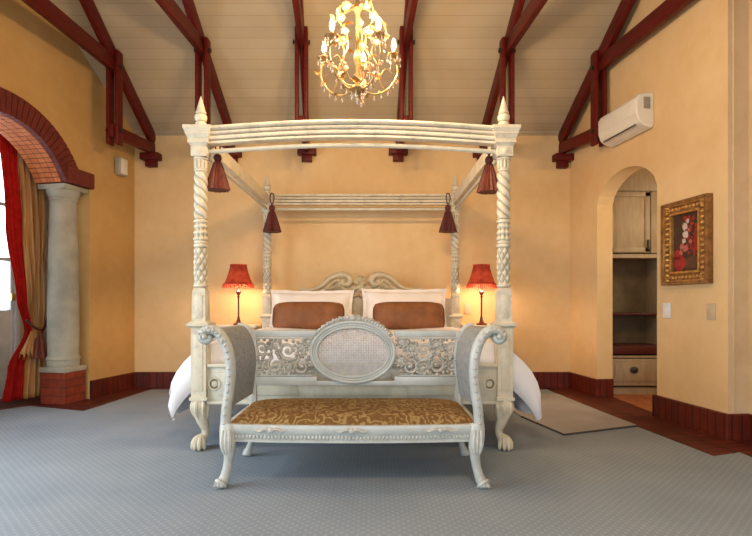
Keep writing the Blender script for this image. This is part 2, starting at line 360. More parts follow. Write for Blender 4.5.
# left wall (local x runs towards the camera, local +y into the room)
LO = Vector((-2.72, YB, 0)); AL = R(11.5); LU = Vector((-sin(AL), -cos(AL), 0)); LRZ = math.atan2(LU.y, LU.x); LN = Vector((cos(AL), -sin(AL), 0))
def lw(s, w, z=0): return LO + LU * s - LN * w + Vector((0, 0, z))   # w = distance behind the wall face
TH = 0.32; S0, ZA, RI, RO = 1.62, 1.825, 0.68, 0.88
def arc(cx, cz, r, a0, a1, n): return [(cx + r * cos(a0 + (a1 - a0) * k / n), cz + r * sin(a0 + (a1 - a0) * k / n)) for k in range(n + 1)]
a1 = math.asin((2.24 - ZA) / (RO - 0.01))
hole = [(0.68, 0), (0.68, 2.24)] + arc(S0, ZA, RO - 0.01, pi - a1, a1, 32) + [(2.56, 2.24), (2.56, 0)]
sl = 7.9; cs = cos(AL)
top = [(sl, 0), (sl, zc(YB - sl * cs) + 0.1), ((YB - YR) / cs, zc(YR) + 0.1), (0, ZC + 0.05)]
MB().prism([(0, 0)] + hole + top, 'y', -TH, 0).build('wall_left', M['wall_shaded'], smooth=0, loc=LO, rz=LRZ)['kind'] = 'structure'
# brick arch ring with its soffit
t = thing('brick_arch', 'red brick arch over the curtained doorway in the left wall', 'arch', LO, LRZ)
b = MB(); a0 = math.asin((2.10 - ZA) / RI)
n = 34; am = a0 * 0.98
b.prism(arc(S0, ZA, RI + 0.006, pi - am, am, 40) + arc(S0, ZA, RO - 0.006, am, pi - am, 40), 'y', -TH, 0.012)
b.build('mortar_bed', M['mortar'], t, smooth=0)
b = MB(); b2 = MB()
for k in range(n):
    A0 = am + (pi - 2 * am) * k / n + 0.005; A1 = am + (pi - 2 * am) * (k + 1) / n - 0.005
    b.prism(arc(S0, ZA, RI + 0.001, A0, A1, 1) + arc(S0, ZA, RO, A1, A0, 1), 'y', -0.028, 0.022)
for rr in range(4):
    off = 0.5 * (rr % 2)
    for k in range(n):
        A0 = am + (pi - 2 * am) * k / n + 0.006; A1 = am + (pi - 2 * am) * (k + 1) / n - 0.006
        y0 = -TH - 0.005 + rr * 0.0735
        b2.prism(arc(S0, ZA, RI, A0, A1, 1) + arc(S0, ZA, RI + 0.1, A1, A0, 1), 'y', y0, y0 + 0.066)
b.build('face_bricks', M['arch_dark'], t, smooth=0); b2.build('soffit_bricks', M['arch_lit'], t, smooth=0)
for (x0, x1) in ((0.655, 0.985), (2.255, 2.60)):
    MB().box(((x0 + x1) / 2, -0.13, 2.17), (x1 - x0, 0.34, 0.15), 0.006).build('impost', M['arch_dark'], t, smooth=0)
# column on brick plinth
CP = lw(0.845, 0.15)
for q, s_ in enumerate((0.845, 2.395)):
    cp = lw(s_, 0.15)
    t = thing('stone_column', ['smooth grey stone column on a square brick plinth, right of the red curtain', 'grey stone column carrying the near end of the brick arch'][q], 'column', cp, LRZ, 'columns under the arch')
    MB().box((0, 0, 0.15), (0.265, 0.265, 0.30), 0.006).build('plinth', M['plinth_brick'], t, smooth=0)
    MB().box((0, 0, 0.325), (0.285, 0.285, 0.05), 0.006).build('base_slab', M['stone'], t)
    MB().lathe([(0.0, 0.35), (0.138, 0.35), (0.142, 0.365), (0.142, 0.385), (0.14, 0.40), (0.142, 0.41), (0.148, 0.425), (0.142, 0.44), (0.134, 0.46), (0.137, 0.7), (0.136, 1.0), (0.128, 1.5), (0.115, 1.93), (0.115, 1.935), (0.126, 1.945), (0.126, 1.96), (0.116, 1.97)], segs=40).build('shaft', M['stone'], t)
    b = MB(); b.lathe([(0.116, 1.965), (0.13, 1.985), (0.142, 2.01), (0.149, 2.03), (0.149, 2.045)], segs=40); b.box((0, 0, 2.065), (0.30, 0.30, 0.045), 0.006); b.build('capital', M['stone'], t)
# bay behind the arch: outer wall with glazed door
b = MB()
b.box((0.30, -0.62, 1.6), (0.1, 0.6, 3.2)); b.box((3.0, -0.62, 1.6), (0.1, 0.6, 3.2))
b.build('wall_bay', M['stone'], smooth=0, loc=LO, rz=LRZ)['kind'] = 'structure'
b = MB(); b.prism([(0.3, 0), (0.66, 0), (0.66, 2.6), (2.5, 2.6), (2.5, 0), (3.0, 0), (3.0, 3.2), (0.3, 3.2)], 'y', -0.95, -0.85)
b.build('wall_outer', M['wall_pale'], smooth=0, loc=LO, rz=LRZ)['kind'] = 'structure'
MB().box((1.65, -0.6, 3.2), (2.8, 0.66, 0.1)).build('ceiling_bay', M['wall_pale'], smooth=0, loc=LO, rz=LRZ)['kind'] = 'structure'
d = bpy.data.objects.new('door_1', None); COL.objects.link(d); d.location = LO; d.rotation_euler[2] = LRZ; d['kind'] = 'structure'
b = MB()
for (x0, x1) in ((0.66, 0.71), (2.44, 2.5)): b.box(((x0 + x1) / 2, -0.88, 1.3), (x1 - x0, 0.08, 2.6), 0.004)
b.box((1.58, -0.88, 2.57), (1.84, 0.08, 0.06), 0.004); b.build('door_frame', M['frame_white'], d)
for (x0, x1) in ((0.715, 1.57), (1.58, 2.435)):
    b = MB(); xm = (x0 + x1) / 2; w_ = x1 - x0
    b.box((x0 + 0.02, -0.88, 1.27), (0.04, 0.045, 2.53), 0.004); b.box((x1 - 0.035, -0.88, 1.27), (0.07, 0.045, 2.53), 0.004)
    for z_, h_ in ((0.45, 0.88), (2.5, 0.08), (1.40, 0.035), (1.95, 0.035)): b.box((xm, -0.88, z_), (w_, 0.04, h_), 0.003)
    b.box((xm, -0.88, 1.27), (0.03, 0.035, 2.5), 0.003)
    lf = b.build('door_leaf', M['frame_white'], d)
    MB().box((xm, -0.88, 1.7), (w_ - 0.06, 0.006, 1.7)).build('pane', M['glass'], lf, smooth=0)
b = MB(); b.box((1.62, -0.845, 1.02), (0.03, 0.012, 0.14), 0.003); b.tube([(1.62, -0.83, 1.05), (1.62, -0.79, 1.05), (1.52, -0.79, 1.05)], 0.009); b.build('door_handle', M['brass'], d)
b = MB()
for z_ in (0.30, 1.02, 2.2): b.box((0.74, -0.845, z_), (0.05, 0.02, 0.075), 0.004)
b.build('door_hinge', M['brass'], d)

# right wall (local x towards the camera, local +y outwards)
RO_ = Vector((2.186, YB, 0)); SR = 0.128; AR = math.atan(SR); RU = Vector((sin(AR), -cos(AR), 0)); RRZ = math.atan2(RU.y, RU.x); RN = Vector((cos(AR), sin(AR), 0))
def rs(px):  # distance along the right wall for an image column
    tx = (px - 376) / 513; return (YB * tx - 2.186) / (SR + tx) / cos(AR)
def rw(s, o=0, z=0): return RO_ + RU * s + RN * o + Vector((0, 0, z))
sa, sb, se = rs(597), rs(657), rs(728)
def ptd_arch(a, b, z0, rise, n=12):
    m = (a + b) / 2; h = (b - a) / 2; out = []
    for k in range(-n, n + 1):
        u = k / n; out.append((m + h * u, z0 + rise * (1 - abs(u) ** 2.0) ** 0.62))
    return out
ca = cos(AR)
MB().prism([(0, 0), (sa, 0)] + ptd_arch(sa, sb, CAMH + 1.0, 0.255) + [(sb, 0), (se, 0), (se, zc(YB - se * ca) + 0.1), (0, ZC + 0.05)], 'y', 0, 0.17).build('wall_right', M['wall'], smooth=0, loc=RO_, rz=RRZ)['kind'] = 'structure'
E0 = rw(se)
# return and recessed part nearer the camera
b = MB()
b.prism([(E0.x, E0.y), (E0.x + 0.155, E0.y + 0.015), (E0.x + 0.155, -2.1), (E0.x + 0.35, -2.1), (E0.x + 0.35, E0.y + 0.4), (E0.x, E0.y + 0.4)], 'z', 0, 6.2)
b.build('wall_right_near', M['wall_pale'], smooth=0)['kind'] = 'structure'
b = MB(); b.bar((E0.x + 0.040, E0.y + 0.002, 0.19), (E0.x + 0.040, E0.y + 0.002, 5.3), 0.014, 0.014, up=(1, 0, 0), bev=0.004); b.build('trim_2', M['wall_pale'])['kind'] = 'structure'
# skirting: upright bricks
def skirt(name, p0, p1, h=0.185, th=0.022, side=1):
    p0, p1 = Vector(p0), Vector(p1); dd = p1 - p0
    o = MB().box((dd.length / 2, side * th / 2, h / 2), (dd.length, th, h), 0.005).build(name, M['brick'], smooth=0, loc=p0, rz=math.atan2(dd.y, dd.x)); o['kind'] = 'structure'; return o
skirt('baseboard_back', (2.186, YB, 0), (-2.72, YB, 0), side=1)
skirt('baseboard_left', lw(0, 0), lw(0.68, 0), side=1)
skirt('baseboard_left_near', lw(2.56, 0), lw(7.6, 0), side=1)
skirt('baseboard_right', rw(sa, 0), rw(0, 0), side=1, th=0.03)
skirt('baseboard_jamb', rw(sa, 0.17), rw(sa, -0.03), side=1)
skirt('baseboard_right_mid', rw(se, 0), rw(sb, 0), side=1, th=0.03)
skirt('baseboard_jamb_near', rw(sb, -0.03), rw(sb, 0.17), side=1)
skirt('baseboard_return', (E0.x + 0.155, E0.y + 0.012, 0), (E0.x - 0.03, E0.y - 0.005, 0), side=1, th=0.028)
skirt('baseboard_right_near', (E0.x + 0.155, -2, 0), (E0.x + 0.155, E0.y, 0), side=1)
# brick paving border along the walls
def border(name, poly, rz=0):
    o = MB(); c = Vector((poly[0][0], poly[0][1], 0)); r = Matrix.Rotation(-rz, 4, 'Z')
    q = [r @ (Vector((x, y, 0)) - c) for x, y in poly]
    o.prism([(v.x, v.y) for v in q], 'z', 0.0, 0.005)
    o = o.build(name, M['tile'], smooth=0, loc=c, rz=rz); o['kind'] = 'structure'; return o
a = lw(0, 0); g = lw(1.13, -0.28)
border('trim_3', [(-2.72, YB), (-2.50, YB - 0.02), (-2.60, 4.56), (-3.25, 4.80), (-3.6, 4.3), (-4.3, 4.3), (-4.3, YB)], LRZ)
e_ = rw(se)
border('trim_4', [(2.2, YB), (1.90, YB - 0.02), (1.97, 4.5), (2.12, 3.22), (2.34, 3.30), (2.42, -2), (2.75, -2), (2.75, 3.7), (e_.x, e_.y), (2.55, 4.4), (2.6, 4.4), (2.6, 5.25), (2.3, 5.2)], RRZ)
border('trim_5', [(1.95, YB), (1.95, YB - 0.07), (-2.55, YB - 0.07), (-2.55, YB)])
# closet behind the arch
b = MB(); b.box((3.9, 4.7, 1.5), (0.1, 2.2, 3.0)); b.box((3.3, 5.86, 1.5), (2.2, 0.1, 3.0)); b.box((3.3, 3.75, 1.5), (1.15, 0.1, 3.0))
b.build('wall_closet', M['closet_wall'], smooth=0)['kind'] = 'structure'
MB().box((3.3, 4.8, 2.75), (1.2, 2.2, 0.08)).build('ceiling_closet', M['closet_wall'], smooth=0)['kind'] = 'structure'
MB().box((3.13, 4.78, 0.004), (1.45, 2.0, 0.008)).build('floor_closet', M['closet_tile'], smooth=0)['kind'] = 'structure'

# fitted mat on the carpet beside the bed
b = MB(); mp = [(1.18, 5.35), (1.90, 5.35), (1.97, 4.5), (2.03, 3.98), (1.36, 3.71), (1.22, 4.3)]
b.prism(mp, 'z', 0.0, 0.012); mo = b.build('floor_mat', M['mat'], smooth=0)
tag(mo, 'plain warm grey floor mat with dark edge right of the bed', 'mat')
b = MB(); b.tube([(x, y, 0.008) for x, y in (mp[5], mp[4], mp[3])], 0.007, 6); b.build('binding', M['mat_edge'], mo)

# ------------------------------------------------------------------ roof trusses
TR = [(-2.51, -0.05, 0.78, 2.45, 2.32, 'leftmost dark red roof truss, close against the left wall', ),
      (-1.61, -0.05, 0.88, 2.52, 2.43, 'second dark red roof truss from the left, above the left front bed post'),
      (-0.775, 0.08, 0.98, 2.57, 2.46, 'dark red roof truss just left of the chandelier'),
      (0.247, 0.035, 0.98, 2.57, 2.46, 'dark red roof truss just right of the chandelier'),
      (1.19, 0.07, 0.88, 2.52, 2.43, 'dark red roof truss above the right front bed post'),
      (2.08, 0.13, 0.76, 2.45, 2.32, 'rightmost dark red roof truss, beside the air conditioner')]
for i, (x0, sp, tp, zt, zch, lab) in enumerate(TR):
    t = thing('roof_truss', lab, 'roof truss', (x0, YB, 0), math.atan2(-1, sp), 'roof trusses')
    k = math.hypot(1, sp); H = CAMH
    tp *= k; ln = 5.2 * k if i in (0, 5) else 4.6
    def zr(tt): return H + 1.92 - 0.095 + SL * tt / k
    zend = min(ln, (YB - YR) * k)
    b = MB(); b.bar((0.0, 0, zr(0.0)), (zend, 0, zr(zend)), 0.054, 0.14); b.build('rafter', M['timber'], t)
    b = MB(); b.bar((tp - 0.06, 0, H + zch), (tp + 5.2, 0, H + zch - 0.02), 0.054, 0.14); b.build('collar_beam', M['timber'], t)
    b = MB(); b.bar((0.0, 0, H + 1.735), (tp + 0.08, 0, H + 1.665), 0.054, 0.12); b.build('hammer_beam', M['timber'], t)
    for s_ in (-1, 1):
        MB().bar((tp, s_ * 0.043, H + 1.54), (tp, s_ * 0.043, H + zt), 0.036, 0.10, up=(1, 0, 0), bev=0.01).build('post_board', M['timber'], t)
    for z_ in (zch - 0.02, 1.68):
        b = MB(); b.tube([(tp, -0.08, H + z_), (tp, 0.08, H + z_)], 0.011, 8)
        for s_ in (-1, 1): b.tube([(tp, s_ * 0.068, H + z_), (tp, s_ * 0.080, H + z_)], 0.024, 6)
        b.build('bolt', M['iron'], t)
    H += (-0.008, 0.03, 0.05, 0.055, 0.03, -0.02)[i]
    b = MB(); b.box((0.055, 0, H + 1.64), (0.11, 0.21, 0.075), 0.006); b.box((0.04, 0, H + 1.568), (0.08, 0.115, 0.075), 0.006); b.build('corbel', M['timber'], t)

# ------------------------------------------------------------------ four poster bed
BX = -0.157; D1, D2 = 3.39, 5.46; HW = 1.0
bed = thing('four_poster_bed', 'large cream four poster bed with spiral carved posts and open canopy frame', 'bed', (BX, D1, 0))
def post_shaft(flip=1):
    b = MB()
    # square lower part with recessed panels
    def sq(z0, z1, h0, h1=None):
        h1 = h1 or h0; P = []
        for z, h in ((z0, h0), (z1, h1)): P.append([(-h, -h, z), (h, -h, z), (h, h, z), (-h, h, z)])
        V = b.surf(P, closev=True); b.bm.faces.new(V[0]); b.bm.faces.new(V[1])
    sq(0.325, 0.345, 0.058); sq(0.345, 0.80, 0.049); sq(0.80, 0.812, 0.058, 0.070); sq(0.812, 0.828, 0.074); sq(0.828, 0.84, 0.064, 0.052)
    sq(0.84, 1.035, 0.045, 0.043); sq(1.035, 1.06, 0.043, 0.033)
    for s_ in (-1, 1):      # raised panels
        b.box((0, s_ * 0.049, 0.57), (0.058, 0.008, 0.37), 0.003); b.box((s_ * 0.049, 0, 0.57), (0.008, 0.058, 0.37), 0.003)
        b.box((0, s_ * 0.044, 0.935), (0.052, 0.008, 0.15), 0.003); b.box((s_ * 0.044, 0, 0.935), (0.008, 0.052, 0.15), 0.003)
    def ring(z, r, h=0.012): b.lathe([(r * 0.8, z - h), (r, z - h * 0.5), (r, z + h * 0.5), (r * 0.8, z + h)], segs=24)
    def seg(z0, z1, fn, n=60, s=40): b.lathe([(0.04, z0 + (z1 - z0) * k / n) for k in range(n + 1)], segs=s, fn=fn)
    ring(1.075, 0.047)
    # diamond leaf carving
    seg(1.085, 1.33, lambda r, z, a: 0.038 + 0.006 * (1.6 * abs(sin(3 * a + (z - 1.085) * 42) * sin(3 * a - (z - 1.085) * 42)) - 0.6) + 0.003 * sin((z - 1.085) / 0.245 * pi), 70, 56)
    ring(1.345, 0.046, 0.014); ring(1.37, 0.043)
    seg(1.382, 1.50, lambda r, z, a: 0.037 + 0.007 * abs(sin(4 * a)) * (1 - (z - 1.382) / 0.118 * 0.6) + 0.004 * sin(z * 150), 34, 56)
    ring(1.51, 0.045)
    # spiral
    seg(1.522, 1.85, lambda r, z, a: (0.036 if z < 1.53 or z > 1.842 else 0.0355 + 0.0095 * abs(cos(1.5 * (a + z * 34)))), 110, 48)
    ring(1.858, 0.042)
    seg(1.868, 1.925, lambda r, z, a: 0.036 + 0.006 * abs(sin(5 * a)) + 0.002, 12, 50)
    ring(1.935, 0.047)
    sq(1.945, 2.015, 0.050); 
    for s_ in (-1, 1): b.box((0, s_ * 0.05, 1.98), (0.07, 0.008, 0.05), 0.003); b.ball((0, s_ * 0.054, 1.98), (0.018, 0.006, 0.018), u=8, v=6); b.box((s_ * 0.05, 0, 1.98), (0.008, 0.07, 0.05), 0.003)
    sq(2.015, 2.03, 0.052, 0.062); sq(2.03, 2.055, 0.066); sq(2.055, 2.085, 0.064, 0.077); sq(2.085, 2.10, 0.079); sq(2.10, 2.117, 0.081, 0.088); sq(2.117, 2.138, 0.090)
    for v in b.bm.verts: v.co.z = v.co.z - 0.028 * max(0, min(1, (v.co.z - 1.06) / 0.95))
    return b
def claw_foot(sx):
    b = MB()
    path = bez([(0, 0, 0.335), (0.006 * sx, -0.012, 0.28), (-0.010 * sx, -0.008, 0.20), (-0.034 * sx, 0.004, 0.125), (-0.026 * sx, -0.004, 0.075), (0.0, -0.02, 0.04)], 5)
    rr = []
    for i in range(len(path)):
        u = i / (len(path) - 1); rr.append([0.052, 0.060, 0.044, 0.030, 0.028, 0.038][min(5, int(u * 5))] * (1 - (u * 5 % 1)) + [0.052, 0.060, 0.044, 0.030, 0.028, 0.038][min(5, int(u * 5) + 1)] * (u * 5 % 1))
    b.tube(path, rr, 16, up=(0, 1, 0))
    # acanthus on the knee
    for a in range(7):
        an = a / 7 * 2 * pi; c_, s_ = cos(an), sin(an)
        b.tube(bez([(c_ * 0.048, s_ * 0.048 - 0.005, 0.33), (c_ * 0.060, s_ * 0.060 - 0.012, 0.29), (c_ * 0.056, s_ * 0.056 - 0.012, 0.25), (c_ * 0.040 - 0.012 * sx, s_ * 0.040 - 0.012, 0.20)], 4), [0.010, 0.012, 0.013, 0.014, 0.015, 0.015, 0.014, 0.014, 0.013, 0.011, 0.009, 0.007, 0.004], 6)
    b.ball((0.004 * sx, -0.03, 0.034), (0.042, 0.048, 0.036), u=16, v=10)
    for an in (-150, -110, -70, -30, 90):
        c_, s_ = cos(R(an)), sin(R(an))
        b.tube(bez([(-0.02 * sx, -0.008, 0.09), (c_ * 0.035, s_ * 0.04 - 0.02, 0.07), (c_ * 0.050, s_ * 0.066 - 0.025, 0.03), (c_ * 0.05, s_ * 0.060 - 0.025, 0.006)], 4), [0.018, 0.018, 0.017, 0.017, 0.017, 0.017, 0.018, 0.017, 0.015, 0.014, 0.012, 0.009, 0.006], 7)
    return b
def finial():
    b = MB(); b.lathe([(0.0, 2.11), (0.036, 2.11), (0.036, 2.138), (0.036, 2.148), (0.028, 2.155), (0.036, 2.165), (0.041, 2.182), (0.038, 2.198), (0.028, 2.204), (0.034, 2.212), (0.034, 2.220), (0.030, 2.226), (0.024, 2.25), (0.013, 2.29), (0.003, 2.325), (0.0, 2.327)], segs=20); return b
p0 = None
for (sx, y, hh) in ((-1, 0, 1), (1, 0, 1), (-1, D2 - D1, 1), (1, D2 - D1, 1)):
    o = post_shaft(sx).build('post', M['cream'], bed, loc=(sx * HW, y, 0), smooth=30)
    claw_foot(sx).build('claw_foot', M['cream'], o).scale = (0.86, 0.9, 1.0); finial().build('finial', M['cream'], o)
# canopy rails
def cornice(p0, p1, arch, parent, out):
    n = 24; P0, P1 = Vector(p0), Vector(p1)
    sec = [(0.030, 0), (0.038, 0.001), (0.040, 0.008), (0.038, 0.015), (0.028, 0.018), (0.030, 0.022), (0.046, 0.026), (0.050, 0.036), (0.047, 0.046), (0.034, 0.050), (0.036, 0.054), (0.052, 0.060), (0.056, 0.068), (0.054, 0.074), (0.044, 0.077), (0.048, 0.081), (0.070, 0.088), (0.074, 0.096), (0.070, 0.106), (0.0, 0.106), (-0.03, 0.100), (-0.03, 0.0)]
    sec = [(a * out, c) for a, c in sec]
    pts = [P0.lerp(P1, k / n) + Vector((0, 0, arch * sin(pi * k / n))) for k in range(n + 1)]
    o = MB().sweep(sec, pts).build('canopy_rail', M['cream_rail'], parent, smooth=30)
    MB().tube([p - Vector((0, 0, 0.042)) for p in pts], 0.0155, 10).build('lower_rod', M['cream_plain'], o)
    return o
zr0 = 2.000
cornice((-HW + 0.05, 0, zr0), (HW - 0.05, 0, zr0), 0.044, bed, 1)
cornice((-HW + 0.05, D2 - D1, zr0), (HW - 0.05, D2 - D1, zr0), 0.0, bed, 1)
cornice((-HW, 0.05, zr0), (-HW, D2 - D1 - 0.05, zr0), 0.0, bed, -1)
cornice((HW, 0.05, zr0), (HW, D2 - D1 - 0.05, zr0), 0.0, bed, 1)
# footboard and side rails
fb = MB(); fb.box((0, 0, 0.425), (2 * HW - 0.1, 0.045, 0.235), 0.004); fb.box((0, -0.005, 0.55), (2 * HW - 0.1, 0.075, 0.022), 0.005); fb.box((0, -0.005, 0.306), (2 * HW - 0.1, 0.06, 0.02), 0.004)
f = fb.build('footboard', M['cream_plain'], bed)
for x in (-0.62, 0, 0.62):
    MB().box((x, -0.026, 0.428), (0.52, 0.012, 0.15), 0.005).build('panel', M['cream_plain'], f)
for x in (-0.90, 0.90):
    b = MB(); b.lathe([(0.0, 0.012), (0.018, 0.012), (0.02, 0.006), (0.03, 0.004), (0.034, 0.014), (0.04, 0.014), (0.045, 0.0)], mx=Matrix.Translation((x, -0.022, 0.43)) @ Matrix.Rotation(R(90), 4, 'X')); b.build('rosette', M['cream'], f)
for sx in (-1, 1):
    MB().box((sx * HW, (D2 - D1) / 2, 0.425), (0.045, D2 - D1 - 0.1, 0.24), 0.004).build('side_rail', M['cream_plain'], bed)
# headboard
HX = -0.16 - BX; HY = D2 - D1
def hp(px, py, dy=0.0):
    p = at(px, py, D2); return Vector((p.x - BX, HY + dy, p.z))
prof = [(270, 299), (285, 298), (300, 293), (316, 291), (328, 286), (337, 279), (345, 279), (353, 287), (361, 282)]
pts = [hp(*p) for p in prof]; full = pts + [Vector((2 * HX - p.x, p.y, p.z)) for p in reversed(pts[:-1])]
b = MB(); b.prism([(-HW + 0.04, 0.35)] + [(p.x, p.z) for p in full] + [(HW - 0.04, 0.35)], 'y', HY - 0.02, HY + 0.02)
hb = b.build('headboard', M['headboard'], bed)
for sx in (-1, 1):
    def mir(p): return Vector((HX + sx * (HX - p.x), p.y, p.z)) if sx > 0 else p
    b = MB()
    up_ = [hp(*p, -0.03) for p in ((299, 289), (312, 289.5), (322, 286), (330, 279), (338, 275.5), (346, 275.5), (350.5, 280), (348, 284.5), (343.5, 283.5), (344, 280.5))]
    up_ = bez([mir(p) for p in up_], 5); n_ = len(up_)
    b.tube(up_, [0.015 + 0.022 * min(1, i / (n_ * 0.5)) - 0.010 * max(0, (i - n_ * 0.75) / (n_ * 0.25)) for i in range(n_)], 10)
    up_ = [hp(*p, -0.03) for p in ((299, 293.5), (314, 293), (325, 290), (334, 282.5), (339, 280.5), (343, 288), (349, 292), (354, 293))]
    up_ = bez([mir(p) for p in up_], 5); b.tube(up_, 0.019, 8)
    for k in range(9):  # feathered leaf fill
        q = hp(322 + k * 2.4, 290.5 - (0 if k < 2 else 0), -0.03); e2 = hp(326 + k * 1.9, 289 - k * 0.85, -0.045)
        b.tube([mir(q), mir((q + e2) / 2 + Vector((0, -0.012, 0))), mir(e2)], [0.008, 0.011, 0.004], 6)
    b.build('scroll', M['headboard'], hb)
b = MB()  # shell ornament in the middle
for k in range(-3, 4):
    an = k * 0.38; e2 = Vector((HX + sin(an) * 0.085, HY - 0.03, CAMH + 0.19 + cos(an) * 0.10)); s2 = Vector((HX, HY - 0.03, CAMH + 0.185))
    b.tube([s2, (s2 + e2) / 2 + Vector((0, -0.02, 0)), e2], [0.009, 0.018, 0.014], 8)
for sx in (-1, 1):
    b.tube(bez([(HX, HY - 0.03, CAMH + 0.19), (HX + sx * 0.05, HY - 0.045, CAMH + 0.15), (HX + sx * 0.10, HY - 0.03, CAMH + 0.13), (HX + sx * 0.11, HY - 0.03, CAMH + 0.17)], 4), [0.012] * 12 + [0.006], 8)
    b.tube(bez([(HX, HY - 0.03, CAMH + 0.14), (HX + sx * 0.04, HY - 0.04, CAMH + 0.08), (HX + sx * 0.09, HY - 0.03, CAMH + 0.07)], 4), 0.012, 8)
b.ball((HX, HY - 0.04, CAMH + 0.15), (0.03, 0.02, 0.035)); b.ball((HX, HY - 0.04, CAMH + 0.08), (0.025, 0.02, 0.03)); b.build('shell_crest', M['headboard'], hb)

# mattress, bedspread, pillows
tag(MB().box((BX, (D1 + D2) / 2 + 0.0, 0.49), (1.86, 1.92, 0.30), 0.05, segs=4).build('mattress', M['linen']), 'white mattress lying in the four poster bed under the bedspread', 'mattress')
b = MB(); NU, NV = 60, 34; P = []
for j in range(NV + 1):
    v = max(0.0, (j - 3) / (NV - 3)); y = 3.475 + v * 1.79; drop = (0, 0.02, 0.08, 0.24)[max(0, 3 - j)]; row = []
    for i in range(NU + 1):
        u = -1 + 2 * i / NU; au = abs(u); sg = 1 if u > 0 else -1
        if au < 0.74:
            x = au / 0.74 * 0.95; z = 0.672 + 0.012 * sin(7 * x + 3 * v) * sin(9 * v)
        else:
            q = (au - 0.74) / 0.26; fl = 0.13 * max(0, 1 - v * 4.5) + 0.16
            x = 0.95 + fl * sin(q * 1.95); z = 0.672 - 0.49 * q ** 1.2
            wob = q * 0.02 * sin(v * 38 + 2 * sg); x += wob; 
        fr = 1.0
        if v < 0.08 and au < 0.8: z -= 0.02 * (1 - v / 0.08)
        row.append((BX + sg * x, y - (0.02 * q if au > 0.74 else 0) * sin(v * 25) - (0.02 if drop > 0.03 else 0), max(z + 0.022 - drop, 0.17)))
    P.append(row)
b.surf(P); bs = b.build('bedspread', M['linen'], smooth=60); md = bs.modifiers.new('thick', 'SOLIDIFY'); md.thickness = 0.02; md.offset = 1
tag(bs, 'white bedspread over the bed, hanging down past both side rails', 'bedspread')

def cushion(w, h, t, n=22, flange=0.0, pinch=0.06, rnd=0.0):
    b = MB()
    for side in (-1, 1):
        P = []
        for i in range(n + 1):
            row = []
            for j in range(n + 1):
                u = -1 + 2 * i / n; v = -1 + 2 * j / n
                e = max(0, (1 - abs(u) ** 2.6)) ** 0.5 * max(0, (1 - abs(v) ** 2.6)) ** 0.5
                x = u * w / 2 * (1 - pinch * (1 - v * v)) * (1 - rnd * abs(v) ** 6); z = v * h / 2 * (1 - pinch * (1 - u * u)) * (1 - rnd * 2.2 * abs(u) ** 10)
                row.append((x, side * t / 2 * e + 0.006 * sin(5 * u + side) * sin(4 * v + 1) * e, z + h / 2))
            P.append(row)
        b.surf(P)
    bmesh.ops.remove_doubles(b.bm, verts=b.bm.verts, dist=0.0005)
    if flange:
        P = []
        rim = []
        for i in range(n): rim.append((-1 + 2 * i / n, -1))
        for i in range(n): rim.append((1, -1 + 2 * i / n))
        for i in range(n): rim.append((1 - 2 * i / n, 1))
        for i in range(n): rim.append((-1, 1 - 2 * i / n))
        for q in (0.0, 1.0):
            row = []
            for k, (u, v) in enumerate(rim):
                x = u * (w / 2 * (1 - pinch * (1 - v * v)) + q * flange); z = v * (h / 2 * (1 - pinch * (1 - u * u)) + q * flange)
                row.append((x, q * 0.008 * sin(k * 1.3), z + h / 2))
            P.append(row)
        b.surf(P, closev=True)
    return b
def place(b, name, m, px, py_bottom_z, d, lean, label, cat, group, rz=0):
    o = b.build(name, m, smooth=60); o.location = ((px - 376) * d / 513, d, py_bottom_z); o.rotation_euler = (-R(lean), 0, R(rz)); return tag(o, label, cat, group)
MZ = 0.685
place(cushion(0.80, 0.385, 0.20, flange=0.03), 'pillow', M['pillow'], 311, MZ + 0.02, 5.14, 20, 'white pillow with flat border at the left against the headboard', 'pillow', 'white pillows', 1)
place(cushion(0.82, 0.40, 0.20, flange=0.03), 'pillow', M['pillow'], 404, MZ + 0.02, 5.14, 20, 'white pillow with flat border at the right against the headboard', 'pillow', 'white pillows', -2.5)
def brown(px, lab, rz):
    b = cushion(0.69, 0.285, 0.17, pinch=0.02, rnd=0.06)
    o = place(b, 'cushion', M['brown'], px, MZ + 0.008, 4.93, 16, lab, 'cushion', 'brown cushions', rz)
    P = []
    for k in range(48):
        a = 2 * pi * k / 48; c_, s_ = cos(a), sin(a); e = 2 / 5
        P.append((0.342 * math.copysign(abs(c_) ** e, c_), 0, 0.1425 + 0.14 * math.copysign(abs(s_) ** e, s_)))
    MB().tube(P, 0.008, 6, closed=True).build('piping', M['piping'], o)
brown(308, 'rust brown velvet cushion leaning on the left white pillow', 0)
brown(409, 'rust brown velvet cushion leaning on the right white pillow', 0)

# tassels
def tassel(px, py, d, label, s=1.0, m=M['tassel']):
    p = at(px, py, d); t = thing('tassel', label, 'tassel', p, 0, 'red tassels on the canopy')
    b = MB(); b.tube(bez([(0.0, 0, 0), (0.018 * s, 0, 0.05 * s), (0.012 * s, 0.0, 0.10 * s), (-0.012 * s, 0, 0.10 * s), (-0.016 * s, 0, 0.05 * s), (0, 0, 0)], 5), 0.006, 6); b.build('cord_loop', M['tassel'], t)
    b = MB(); b.lathe([(0.006, 0.0), (0.02 * s, -0.006), (0.028 * s, -0.025 * s), (0.026 * s, -0.04 * s), (0.018 * s, -0.05 * s), (0.024 * s, -0.056 * s), (0.03 * s, -0.07 * s)], segs=16); b.build('head', M['tassel'], t)
    b = MB(); b.lathe([(0.026 * s, -0.062 * s), (0.04 * s, -0.11 * s), (0.062 * s, -0.19 * s), (0.076 * s, -0.245 * s), (0.02, -0.24 * s)], segs=64, fn=lambda r, z, a: r * (1 + 0.09 * sin(16 * a) + 0.05 * sin(7 * a + 1)))
    b.build('skirt', m, t)
    return t
tassel(212.5, 154, 3.47, 'dark red tassel hanging inside the left front bed post', 1.0, M['tassel_gold']).location.x += 0.035
